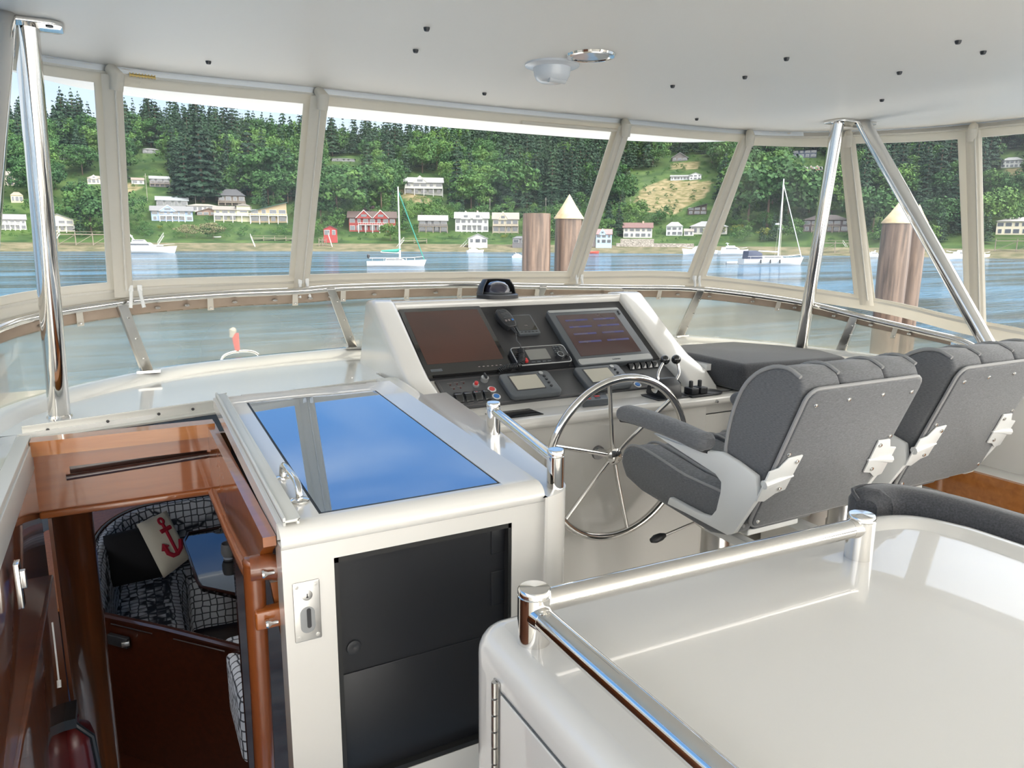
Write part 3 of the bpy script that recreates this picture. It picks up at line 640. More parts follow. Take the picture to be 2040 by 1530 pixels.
b = B(); b.sheet([[Vector((p.x, p.y, -1.22)) for p in seatp], [Vector((p.x, p.y, -1.21)) for p in inset(bk, .5)], [Vector((p.x, p.y, -1.24)) for p in inset(bk, .58)], [Vector((p.x, p.y, -1.32)) for p in si], [Vector((p.x, p.y, -1.76)) for p in si]]); obj('seat', b, SHIB, st, sm=70)
b = B(); b.tube([p+Vector((0, 0, .006)) for p in bk], .008, 8); obj('piping', b, PIPING, st)
# wooden shelf behind the settee
ou = inset(bk, -.02); ou2 = inset(bk, -.42)
b = B(); b.sheet([[Vector((p.x, p.y, -.79)) for p in ou], [Vector((p.x, p.y, -.79)) for p in ou2]], .02); one('settee_shelf', b, woodmat('lit_satin_cherry', (.42, .14, .03), (.55, .2, .05), .0), 'varnished cherry shelf curving behind the tie-dye settee', 'shelf')  # cherry brightened so the shelf looks lit; light put into its colour
P = at_z(262, 1003, -.79); b = B(); b.lathe([(.075, 0), (.08, .01), (.072, .02), (.05, .022), (0, .021)], 24, Matrix.Translation(P)); one('shelf_vent', b, STEELB, 'small round metal vent on the varnished shelf behind the settee', 'vent')
P = at_z(433, 972, -.79); b = B(); b.lathe([(.05, 0), (.09, .05), (.10, .09), (.06, .12), (0, .13)], 14, Matrix.Translation(P)); one('shelf_ornament', b, woodmat('mottled_gold', (.12, .08, .03), (.35, .25, .1), .2, 6, (3, 3, 3)), 'small mottled gold ornament by the window behind the settee', 'ornament')
# table
tb = thing('salon_table', 'dark glossy table with a raised rim reflecting blue, below deck', 'table', (.6, 6, -1.78))
tp = [at_z(px, py, -.95) for px, py in ((366, 1080), (376, 1063), (492, 1040))]+[Vector((1.15, 6.3, -.95)), Vector((1.15, 4.9, -.95))]+[at_z(px, py, -.95) for px, py in ((500, 1191), (402, 1170), (394, 1160))]
b = B(); b.prism([(p.x, p.y) for p in tp], -.985, -.95, lambda p, q, t: (p, q, t)); obj('table_top', b, mat('dark_varnish', (.012, .008, .008), .04, coat=1, spec=1), tb)
cx = sum(p.x for p in tp)/len(tp); cy = sum(p.y for p in tp)/len(tp)
b = B(); b.tube([Vector((p.x, p.y, -.946)) for p in tp], .012, 6, closed=True); obj('table_rim', b, TEAKD, tb)
b = B(); b.lathe([(.22, -1.78), (.20, -1.74), (.06, -1.70), (.055, -1.0), (.14, -.985)], 20, Matrix.Translation((.75, 5.75, 0))); obj('pedestal', b, TEAKD, tb)
for (px, py, m_, lab) in ((457, 1111, mat('grey_frost', (.30, .30, .30), .4), 'grey frosted votive cup on the dark salon table'), (482, 1133, BLACKG, 'black votive cup on the dark salon table, nearer than the grey one')):
    P = at_z(px, py, -.948); t = thing('votive_cup', lab, 'cup', P, group='votive cups on the salon table')
    b = B(); b.lathe([(.030, .012), (.050, .022), (.060, .05), (.058, .095), (.052, .125), (.048, .122), (.05, .06), (0, .03)], 20, Matrix.Translation(P)); obj('bowl', b, m_, t)
    b = B(); b.lathe([(.046, 0), (.046, .008), (.034, .014), (0, .014)], 20, Matrix.Translation(P)); obj('glass_foot', b, mat('foot_glass', (.7, .75, .85), .1, coat=1), t)
def puff(C4, th, n=12):
    A, Bq, Cq, D = [Vector(c) for c in C4]; nn = (Bq-A).cross(D-A).normalized()
    def pt(u, v, s): 
        base = (A*(1-u)*(1-v)+Bq*u*(1-v)+Cq*u*v+D*(1-u)*v); f = max(0, (1-(2*u-1)**4)*(1-(2*v-1)**4)); return base+nn*s*th*f**.5
    return pt
def pillow(name, C4, th, m_, lab):
    pt = puff(C4, th); n = 12; b = B()
    b.sheet([[pt(i/n, j/n, 1) for i in range(n+1)] for j in range(n+1)]); b.sheet([[pt(i/n, j/n, -1) for i in range(n+1)] for j in range(n+1)])
    return one(name, b, m_, lab, 'pillow', sm=70), pt
C4 = [at_y(205, 1068, 6.15), at_y(300, 1045, 6.15), at_y(330, 1148, 5.9), at_y(215, 1172, 5.9)]
pillow('throw_pillow', C4, .07, mat('black_wool', (.006, .006, .008), .95), 'plain black throw pillow leaning in the corner of the settee')
C4 = [at_y(272, 1045, 6.05), at_y(332, 1017, 6.15), at_y(378, 1112, 5.95), at_y(326, 1152, 5.8)]
po, pt = pillow('anchor_pillow', C4, .06, CREAMW, 'cream wool pillow with a dark red anchor, leaning on the settee')
sg = 1 if (Vector(C4[1])-Vector(C4[0])).cross(Vector(C4[3])-Vector(C4[0])).dot(CAMP-Vector(C4[0])) > 0 else -1
def pp(u, v): q = pt(u, v, sg); return q+(CAMP-q).normalized()*.004
b = B(); b.tube([pp(.62+.07*math.cos(a), .16+.06*math.sin(a)) for a in np.linspace(0, 2*math.pi, 14)[:-1]], .010, 6, closed=True)
b.tube([pp(.62, .22), pp(.63, .5), pp(.64, .80)], .013, 6); b.tube([pp(.46, .33), pp(.80, .33)], .019, 6)
b.tube([pp(.36, .58), pp(.38, .72), pp(.50, .80), pp(.64, .81), pp(.80, .76), pp(.92, .62)], .019, 6); b.tube([pp(.28, .64), pp(.36, .55), pp(.46, .62)], .014, 6)
obj('anchor_motif', b, REDW, po)
# angled panel in front of the settee, black corner cap and catch
a = at_z(172, 1218, -.80); c = at_z(498, 1296, -.80)
lp = thing('settee_end_panel', 'shade-darkened varnished panel closing off the settee at the foot of the stairs', 'panel', ((a.x+c.x)/2, (a.y+c.y)/2, -1.78))
dn = (c-a).normalized(); nq = Vector((dn.y, -dn.x, 0))
b = B(); b.sheet([[a+nq*.0, c], [Vector((a.x, a.y, -1.78)), Vector((c.x, c.y, -1.78))]], .03); obj('board', b, TEAKD, lp)
b = B(); b.tube([a, a.lerp(c, .5)+Vector((0, 0, .01)), c], .022, 8); obj('top_rail', b, TEAKD, lp)
for f0, f1 in ((.16, .42), (.55, .85)):
    b = B(); b.tube([a.lerp(c, f0)+Vector((0, -.03, -.03)), a.lerp(c, f1)+Vector((0, -.03, -.03))], .004, 6); obj('chrome_strip', b, STEELB, lp)
P = at_z(168, 1218, -.76); b = B(); b.box(P, (.14, .12, .07)); one('corner_cap', b, BLACKP, 'black padded cap at the corner of the settee back', 'cap', bev=.025)
P = a.lerp(c, .2)+Vector((0, -.04, -.13)); b = B(); b.box(P, (.16, .03, .07), rot=Matrix.Rotation(math.atan2(dn.y, dn.x), 3, 'Z')); k_ = obj('catch_body', b, BLACKP, lp, bev=.006)
b = B(); b.box(P+dn*.055+Vector((0, -.02, 0)), (.045, .02, .03)); obj('catch_bolt', b, STEELB, k_, bev=.002)
# lower tie-dye seat seen beside the stair post
b = B(); b.box((.62, 4.05, -1.05), (.5, .7, .42)); one('ottoman', b, SHIB, 'tie-dye upholstered ottoman in the gap right of the stair post', 'ottoman', bev=.05, seg=4)
# fire extinguishers in the dark corner
for px, py, lab in ((152, 1500, 'dim red fire extinguisher with white label in the dark bottom left corner'),):
    P = at_y(px, py, 2.30); t = thing('fire_extinguisher', lab, 'fire extinguisher', P-Vector((0, 0, .22)))
    Mx = Matrix.Translation(P-Vector((0, 0, .22)))
    b = B(); b.lathe([(.05, 0), (.055, .02), (.055, .26), (.045, .30), (.018, .32), (.018, .34), (0, .34)], 20, Mx); obj('cylinder', b, RED, t)
    b = B(); b.lathe([(.0555, .05), (.0558, .06), (.0558, .15), (.0555, .16)], 20, Mx); obj('label_sleeve', b, LABELW, t)
    b = B(); b.box((0, -.02, .36), (.03, .10, .03), Mx); b.tube([Mx @ Vector((0, -.05, .36)), Mx @ Vector((.05, -.06, .3)), Mx @ Vector((.06, -.05, .12))], .008, 8); obj('valve', b, BLACKP, t)
    b = B(); b.box((0, .02, -.01), (.12, .12, .02), Mx); obj('bracket', b, BLACKP, t)
# ================================================================ HELM CONSOLE
hc = thing('helm_console', 'white moulded helm console with black instrument panels', 'console', (1.65, 2.7, 0))
UO = Vector((1.05, 2.67, 1.0)); UV = Vector((0, .33, .24)).normalized(); MU = fr(UO, (1, 0, 0), UV)
LO = Vector((1.05, 2.46, .885)); LV = Vector((0, .19, .10)).normalized(); ML2 = fr(LO, (1, 0, 0), LV)
def yz(x): return lambda p, q, t: (t, p, q)
# body under the panels, desk, front
b = B(); b.prism([(2.36, 0), (2.36, .84), (2.345, .862), (2.40, .88), (2.45, .874), (2.655, .978), (3.0, 1.228), (3.03, 1.262), (3.10, 1.262), (3.20, .95), (3.20, 0)], 1.03, 2.25, yz(0)); obj('body', b, GEL, hc)
b = B(); b.prism([(2.40, 0), (2.40, .825), (2.335, .835), (2.322, .850), (2.322, .868), (2.336, .880), (2.98, .880), (2.98, 0)], .905, 3.04, yz(0)); obj('desk', b, GEL, hc, bev=.006)
for x0, x1, nm in ((.945, 1.045, 'port_wing'), (2.225, 2.375, 'starboard_wing')):
    b = B(); b.prism([(2.40, .84), (2.425, .90), (2.50, .965), (2.62, 1.015), (2.70, 1.065), (2.995, 1.278), (3.03, 1.288), (3.12, 1.282), (3.26, .95), (3.26, .84)], x0, x1, yz(0)); obj(nm, b, GEL, hc, bev=.020, seg=4)
b = B(); b.span(1.0, 2.30, 2.995, 3.12, 1.235, 1.278); obj('top_cap', b, GEL, hc, bev=.012)
b = B(); b.span(.93, 1.05, 2.36, 2.52, .86, .955); obj('lower_cheek', b, GEL, hc, bev=.03, seg=4)
b = B(); plate(b, MU, .592, .205, 1.19, .425, -.012, .004, .004); up = obj('upper_panel', b, PANEL, hc)
b = B(); plate(b, ML2, .60, .135, 1.14, .185, -.01, .004, .006); lo_ = obj('lower_panel', b, PANELG, hc)
b = B()
for v in (.052, .218): b.box((.59, v, .0045), (1.10, .0012, .0006), ML2)
for u in (.040,): b.box((u, .135, .0045), (.0012, .166, .0006), ML2)
obj('panel_outline', b, GREYI, lo_)
# cupboard door low on the right, desk hardware
b = B(); b.span(2.16, 2.62, 2.396, 2.402, .36, .775); cdz = obj('cupboard_door', b, GEL, hc, bev=.004)
b = B()
for x0, x1, z0, z1 in ((2.154, 2.157, .35, .780), (2.154, 2.63, .777, .780)): b.span(x0, x1, 2.3965, 2.4005, z0, z1)
obj('door_gap', b, BLKGASK, hc)
P = at_y(1447, 808, 2.33); b = B(); b.lathe([(.008, 0), (.008, .006), (.006, .012), (0, .012)], 12, MY((2.27, 2.325, .855))); obj('snap_stud', b, STEEL, hc)
# left display
MU0 = MU
mo = thing('chart_display', 'large frameless display with a brown unlit screen on the left of the helm', 'display', UO)
b = B(); plate(b, MU, .190, .194, .385, .400, .004, .022, .006); obj('housing', b, BLACKG, mo)
b = B(); plate(b, MU, .190, .214, .345, .318, .022, .0228, .002); obj('screen', b, BROWNS, mo)
for k in range(6):
    b = B(); plate(b, MU, .235+k*.020, .020, .009, .004, .022, .0226, .001); obj('touch_key', b, GREYI, mo)
b = B(); plate(b, MU, .045, .020, .05, .014, .022, .0226, .001); obj('badge', b, GREYP, mo)
# small instrument
MU = MU0 @ Matrix.Translation((-.002, -.016, 0))
si_ = thing('instrument_display', 'small square black instrument display at the top middle of the helm panel', 'display', UO)
b = B(); plate(b, MU, .562, .278, .110, .128, .004, .020, .008); obj('housing', b, GREYP, si_, bev=.002)
b = B(); plate(b, MU, .562, .286, .096, .098, .020, .0212, .003); obj('screen', b, BLACKG, si_)
for k in range(5):
    b = B(); plate(b, MU, .524+k*.019, .227, .009, .005, .020, .0215, .001); obj('key', b, BLACKP, si_)
text('glyph', 'oo', .014, MU @ Matrix.Translation((.562, .268, .0215)), GREYI, si_)
# radio
MU = MU0 @ Matrix.Translation((-.003, -.026, 0))
ra = thing('marine_radio', 'black two-way radio with grey screen, keypad and knobs low in the middle of the helm', 'radio', UO)
b = B(); plate(b, MU, .540, .069, .272, .112, .004, .040, .018); obj('housing', b, BLACKP, ra, bev=.003)
b = B(); rr = [MU @ Vector((x+.540, y+.069, .0405)) for x, y in rrect(.266, .106, .017)]; b.tube(rr, .0022, 6, closed=True); obj('trim_ring', b, SILVER, ra)
b = B(); plate(b, MU, .525, .074, .105, .062, .040, .041, .002); obj('screen', b, LCD2, ra)
for k in range(6):
    b = B(); plate(b, MU, .437, .110-k*.011, .050, .004, .040, .0412, .001); obj('speaker_slot', b, BLACKG, ra)
for i in range(3):
    for j in range(4):
        b = B(); plate(b, MU, .618+i*.015, .110-j*.012, .009, .006, .040, .043, .001); obj('key', b, GREYP, ra)
for k in range(4):
    b = B(); plate(b, MU, .482+k*.026, .028, .018, .006, .040, .043, .002); obj('soft_key', b, GREYP, ra)
def knob(par, M, u, v, z, r, h, m_, ring=None):
    b = B(); b.lathe([(r*1.1, z), (r, z+h*.3), (r*.93, z+h), (0, z+h)], 20, M @ Matrix.Translation((u, v, 0))); o = obj('knob', b, m_, par)
    if ring:
        b = B(); b.tube([M @ Vector((u+r*.9*math.cos(a), v+r*.9*math.sin(a), z+h)) for a in np.linspace(0, 2*math.pi, 17)[:-1]], .0012, 5, closed=True); obj('knob_ring', b, ring, o)
knob(ra, MU, .618, .045, .04, .016, .022, BLACKP, SILVER); knob(ra, MU, .655, .040, .04, .009, .018, BLACKP); knob(ra, MU, .428, .035, .04, .012, .022, BLACKP)
b = B(); plate(b, MU, .450, .040, .014, .022, .04, .048, .003); obj('distress_button', b, REDI, ra)
b = B(); plate(b, MU, .638, .058, .010, .004, .040, .0418, .001); obj('blue_key', b, BLUEI, ra)
text('maker_name', 'ICOM', .007, MU @ Matrix.Translation((.49, .112, .0412)), GREYI, ra, th=.0002)
# microphone with curly cord
MU = MU0 @ Matrix.Translation((0, -.018, 0))
mi = thing('radio_microphone', 'black fist microphone hanging over the helm panel on a coiled cord', 'microphone', UO)
Mm = MU @ Matrix.Translation((.468, .305, .030)) @ Matrix.Rotation(R(8), 4, 'Z')
b = B(); b.prism([(-.020, -.060), (.020, -.060), (.031, -.035), (.036, .02), (.030, .048), (.016, .060), (-.016, .060), (-.030, .048), (-.036, .02), (-.031, -.035)], -.016, .016, lambda p, q, t: Mm @ Vector((p, q, t))); obj('body', b, BLACKP, mi, bev=.007)
for k in range(6):
    b = B(); b.box((0, .045-k*.0095, .0165), (.034, .003, .002), Mm); obj('grille_slot', b, GREYP, mi)
for dx, m_ in ((-.016, GREYI), (0, GREYI), (.019, BLUEI)):
    b = B(); b.box((dx, -.022, .0165), (.009, .010, .003), Mm); obj('button', b, m_, mi, bev=.001)
b = B(); p0 = Mm @ Vector((0, -.060, 0)); b.tube([p0, Mm @ Vector((.002, -.095, 0))], [.010, .005], 10); obj('strain_relief', b, BLACKP, mi)
path = cat([Mm @ Vector((.002, -.09, 0)), MU @ Vector((.462, .165, .035)), MU @ Vector((.450, .115, .055)), MU @ Vector((.440, .085, .06))], 6)
b = B(); b.tube(path, .0028, 8); obj('cord', b, BLACKP, mi)
ax = resample(cat([MU @ Vector((.440, .085, .06)), MU @ Vector((.428, .05, .058)), MU @ Vector((.405, .01, .045)), ML2 @ Vector((.350, .235, .03)), ML2 @ Vector((.315, .232, .016))], 8), 260)
hel = []
for k, p in enumerate(ax):
    d = (ax[min(k+1, 260)]-ax[max(k-1, 0)]).normalized(); u = d.orthogonal().normalized(); w = d.cross(u); a = k*2*math.pi*26/260
    hel.append(p+(u*math.cos(a)+w*math.sin(a))*.0105)
b = B(); b.tube(hel, .0026, 6); obj('coiled_cord', b, BLACKP, mi)
# right display
MU = MU0
rd = thing('plotter_display', 'chartplotter with silver-edged bezel and dim maroon menu screen on the helm right', 'display', UO)
Mr = MU @ Matrix.Translation((.905, .148, 0))
b = B(); b.prism(rrect(.415, .365, .016), .004, .034, lambda p, q, t: Mr @ Vector((p, q, t))); obj('bezel', b, GREYP, rd, bev=.004)
b = B(); b.prism(rrect(.400, .034, .010), .034, .0355, lambda p, q, t: Mr @ Vector((p, q-.162, t))); obj('lower_trim', b, SILVER, rd)
b = B(); b.prism(rrect(.400, .016, .007), .034, .0355, lambda p, q, t: Mr @ Vector((p, q+.172, t))); obj('upper_trim', b, SILVER, rd)
b = B(); b.prism(rrect(.335, .272, .003), .034, .0352, lambda p, q, t: Mr @ Vector((p-.005, q+.008, t))); sc = obj('screen', b, MAROONS, rd)
text('maker_name', 'GARMIN', .012, Mr @ Matrix.Translation((.0, -.163, .0358)), GREYP, rd)
rows_ = [('Charts', 'Sensor Test', .105), ('Radar', 'Sonar', .060), ('Combinations', 'Information', .012), ('Configure', 'Mark', -.040)]
for l, r_, v in rows_:
    for s_, u in ((l, -.095), (r_, .062)):
        b = B(); b.prism(rrect(.125, .011, .003), .0352, .0355, lambda p, q, t: Mr @ Vector((p+u+.018, q+v, t))); obj('menu_bar', b, BLUED, rd)
        text('menu_text', s_, .014, Mr @ Matrix.Translation((u-.008, v, .0358)), GREYI, rd)
text('menu_text', 'Menu', .011, Mr @ Matrix.Translation((.055, .132, .0358)), GREYI, rd)
for v in (.150, .136):
    b = B(); b.lathe([(.006, .034), (.006, .037), (0, .037)], 12, Mr @ Matrix.Translation((.188, v, 0))); obj('power_key', b, BLACKP, rd)
# the two grey gauges on the lower panel
for u0, lab in ((.413, 'left grey monochrome gauge with blank screen on the lower helm panel'), (.779, 'right grey monochrome gauge, partly behind the steering wheel rim')):
    Mg = ML2 @ Matrix.Translation((u0, .122, 0)); g = thing('gauge_display', lab, 'display', LO, group='grey gauges on the lower helm panel')
    b = B(); b.prism(rrect(.238, .150, .022), .004, .030, lambda p, q, t: Mg @ Vector((p, q, t))); obj('housing', b, GREYP, g, bev=.006)
    b = B(); b.prism(rrect(.138, .100, .003), .030, .0308, lambda p, q, t: Mg @ Vector((p-.016, q+.006, t))); obj('screen_border', b, BLACKP, g)
    b = B(); b.prism(rrect(.128, .088, .002), .0308, .0314, lambda p, q, t: Mg @ Vector((p-.014, q+.006, t))); obj('screen', b, LCD, g)
    b = B(); b.lathe([(.010, .030), (.010, .034), (0, .034)], 14, Mg @ Matrix.Translation((.075, .055, 0))); obj('power_button', b, SILVER, g)
    for v in (.034, .012, -.010, -.032):
        b = B(); b.lathe([(.006, .030), (.006, .034), (0, .034)], 12, Mg @ Matrix.Translation((.082, v, 0))); obj('button', b, BLACKP, g)
# switches, lamps and ringed buttons
def rocker(u, v, w=.030, h=.050):
    b = B(); Mx = ML2 @ Matrix.Translation((u, v, 0))
    b.prism([(-h/2, .004), (h/2, .004), (h/2, .016), (h*.1, .024), (-h*.2, .020), (-h/2, .008)], -w/2, w/2, lambda p, q, t: Mx @ Vector((t, p, q))); return obj('rocker_switch', b, BLACKG, lo_, bev=.002)
for k in range(4):
    rocker(.083+k*.041, .098); b = B(); b.box((.083+k*.041, .066, .0048), (.022, .0025, .0006), ML2); obj('switch_legend', b, GREYI, lo_)
for k in range(5): rocker(.975+k*.034, .190, .026, .042)
rocker(.985, .100)
for u, v in ((.082, .185), (.112, .187), (.142, .189), (.088, .160), (.118, .162)):
    b = B(); b.lathe([(.0035, .004), (.003, .007), (0, .007)], 10, ML2 @ Matrix.Translation((u, v, 0))); obj('warning_lamp', b, mat('dark_lamp', (.08, .01, .01), .3), lo_)
    b = B(); b.box((u, v+.011, .0046), (.020, .002, .0005), ML2); obj('lamp_legend', b, GREYI, lo_)
b = B(); b.lathe([(.013, .004), (.013, .012), (.010, .013), (0, .013)], 18, ML2 @ Matrix.Translation((.186, .166, 0))); q = obj('ignition_ring', b, SILVER, lo_)
b = B(); b.lathe([(.008, .013), (.008, .024), (0, .026)], 16, ML2 @ Matrix.Translation((.186, .166, 0))); obj('red_button', b, REDI, q)
b = B(); b.lathe([(.016, .004), (.016, .022), (.012, .024), (0, .024)], 18, ML2 @ Matrix.Translation((.236, .193, 0))); q = obj('selector_switch', b, SILVER, lo_)
b = B(); b.box((.236, .193, .030), (.008, .028, .012), ML2); obj('selector_handle', b, BLACKP, q, bev=.002)
for u, v, m_ in ((.245, .134, REDI), (.245, .088, BLUEI), (.935, .108, REDI), (.935, .066, BLUEI)):
    b = B(); b.lathe([(.018, .004), (.018, .006), (0, .006)], 24, ML2 @ Matrix.Translation((u, v, 0))); q = obj('engine_button', b, WHITEI, lo_)
    b = B(); b.lathe([(.012, .006), (.012, .009), (0, .009)], 24, ML2 @ Matrix.Translation((u, v, 0))); obj('button_cap', b, m_, q)
# compass dome on the console top
P = Vector((at_y(991, 611, 3.05).x, 3.05, 1.278)); cp = thing('compass', 'black dome compass standing on top of the helm console', 'compass', P)
Mx = Matrix.Translation(P)
b = B(); b.lathe([(.098, 0), (.098, .016), (.090, .020), (0, .020)], 28, Mx); obj('base', b, BLACKP, cp)
b = B(); b.lathe([(.062, .020), (.060, .040), (.050, .060), (.034, .072), (0, .078)], 28, Mx); obj('dome', b, mat('smoked_dome', (.03, .03, .05), .04, coat=1), cp)
b = B(); b.sheet([[Mx @ Vector((.072*math.cos(a)*s, .072*math.sin(a)*s+.012, z)) for a in np.linspace(R(-20), R(200), 16)] for s, z in ((1.25, .016), (1.15, .05), (.85, .082))], .004); obj('hood', b, BLACKP, cp)
b = B(); b.tube([Mx @ Vector((.064*math.cos(a), .064*math.sin(a), .024)) for a in np.linspace(0, 2*math.pi, 25)[:-1]], .004, 8, closed=True); obj('ring', b, GREYP, cp)
# desk items
def deskquad(pts, z0, z1, z=.88): return [(at_z(px, py, z).x, at_z(px, py, z).y) for px, py in pts]
b = B(); b.prism(deskquad([(955, 822), (1040, 810), (1083, 826), (998, 836)], 0, 0), .8805, .8835, lambda p, q, t: (p, q, t)); q = one('glass_plate', b, BLACKG, 'thin black glass plate lying on the left of the helm desk', 'plate')
b = B(); b.prism([(1.615, 2.395), (1.735, 2.385), (1.800, 2.50), (1.685, 2.515)], .8805, .908, lambda p, q, t: (p, q, t)); kp = one('keypad', b, GREYP, 'grey remote keypad with red and black keys on the helm desk behind the wheel', 'keypad', bev=.003)
for (x, y, m_) in ((1.655, 2.415, REDI), (1.70, 2.412, GREYP), (1.675, 2.445, BLACKP), (1.715, 2.440, REDI), (1.70, 2.478, REDI), (1.745, 2.47, BLACKP)):
    b = B(); b.box((x, y, .9095), (.022, .012, .004)); obj('key', b, m_, kp, bev=.001)
# throttle
th = thing('throttle_control', 'black twin-lever throttle with two ball knobs on chrome levers', 'throttle', (2.05, 2.42, .88))
Mt = Matrix.Translation((2.055, 2.42, .88))
b = B(); b.prism([(-.070, 0), (.070, 0), (.060, .04), (.03, .078), (-.02, .085), (-.055, .06)], -.048, .048, lambda p, q, t: Mt @ Vector((t, p, q))); obj('housing', b, BLACKP, th, bev=.008)
b = B(); b.lathe([(.022, 0), (.022, .010), (.018, .012), (0, .012)], 16, Mt @ Matrix.Translation((-.060, -.02, .045)) @ Matrix.Rotation(R(-90), 4, 'Y')); obj('pivot_cap', b, STEEL, th)
b = B(); b.box((0, .0, .003), (.17, .14, .006), Mt); obj('mounting_plate', b, BLACKP, th, bev=.002)
for sx_, px, py in ((-1, 1325, 717), (1, 1347, 716)):
    K = at_y(px, py, 2.43); bs = Mt @ Vector((.040*sx_, -.02, .060))
    b = B(); b.tube(cat([bs, bs.lerp(K, .35)+Vector((.022*sx_, 0, 0)), bs.lerp(K, .7)+Vector((.016*sx_, 0, 0)), K], 5), .0065, 10); lv = obj('lever', b, STEEL, th)
    b = B(); b.lathe([(0, -.021)]+[(.021*math.cos(a), .021*math.sin(a)) for a in np.linspace(-1.4, 1.4, 10)]+[(0, .021)], 18, Matrix.Translation(K)); obj('ball_knob', b, BLACKG, lv)
tb_ = thing('trim_tab_switch', 'pair of black trim tab rockers on the desk between the throttle and the round charger', 'switch', (2.23, 2.38, .88))
b = B(); b.box((2.20, 2.375, .884), (.12, .085, .008)); obj('plate', b, BLACKP, tb_, bev=.002)
for dx in (-.024, .026):
    b = B(); b.box((2.20+dx, 2.38, .902), (.040, .055, .028)); r_ = obj('rocker', b, BLACKP, tb_, bev=.004)
    b = B(); b.box((2.20+dx, 2.385, .928), (.016, .014, .034)); obj('paddle', b, BLACKP, r_, bev=.004)
P = at_z(1415, 783, .88); ch = thing('wireless_charger', 'flat round black charging pad with a thin cable on the right of the helm desk', 'charger', P)
b = B(); b.lathe([(.048, 0), (.052, .004), (.052, .009), (.046, .011), (0, .011)], 28, Matrix.Translation(P)); obj('pad', b, BLACKP, ch)
b = B(); b.tube(cat([P+Vector((.045, 0, .004)), P+Vector((.10, -.01, .003)), P+Vector((.16, .01, .003)), P+Vector((.22, .0, .003))], 4), .002, 6); obj('cable', b, BLACKP, ch)
# ================================================================ STEERING WHEEL
wc = Vector((1.672, 2.215, .705)); tl_ = R(4); Rw = .328
sw = thing('steering_wheel', 'large polished stainless six-spoke steering wheel', 'steering wheel', wc)
Mw = Matrix.Translation(wc) @ Matrix.Rotation(tl_, 4, 'X') @ Matrix.Rotation(R(90), 4, 'X')     # local z -> -Y (aft)
b = B(); b.tube([Mw @ Vector((Rw*math.cos(a), Rw*math.sin(a), 0)) for a in np.linspace(0, 2*math.pi, 97)[:-1]], .0155, 16, closed=True); obj('rim', b, STEEL, sw)
for k in range(6):
    a = R(90+13-60*k); b = B()
    b.tube([Mw @ Vector((r*math.cos(a), r*math.sin(a), z)) for r, z in ((.02, -.035), (.10, -.030), (.20, -.018), (Rw-.006, -.002))], .0085, 12); obj('spoke', b, STEEL, sw)
b = B(); b.lathe([(.030, -.055), (.034, -.045), (.034, -.025), (.024, -.018), (.012, -.014), (0, -.014)], 24, Mw); obj('hub', b, STEEL, sw)
b = B(); b.tube([Mw @ Vector((0, 0, -.04)), Vector((wc.x+.002, 2.40, wc.z-.012))], .016, 14); obj('shaft', b, STEELB, sw)
hp = Vector((wc.x, 2.399, wc.z-.012))
b = B(); b.lathe([(.060, 0), (.060, .010), (.052, .014), (.034, .016), (.028, .05), (0, .05)], 28, MY(hp)); hp_ = obj('mounting_plate', b, mat('dull_steel', (.30, .30, .31), .25, 1), sw)
for a in (45, 135, 225, 315):
    b = B(); b.lathe([(.008, .012), (.007, .019), (0, .019)], 8, MY(hp+Vector((.045*math.cos(R(a)), 0, .045*math.sin(R(a)))))); obj('bolt', b, STEEL, hp_)
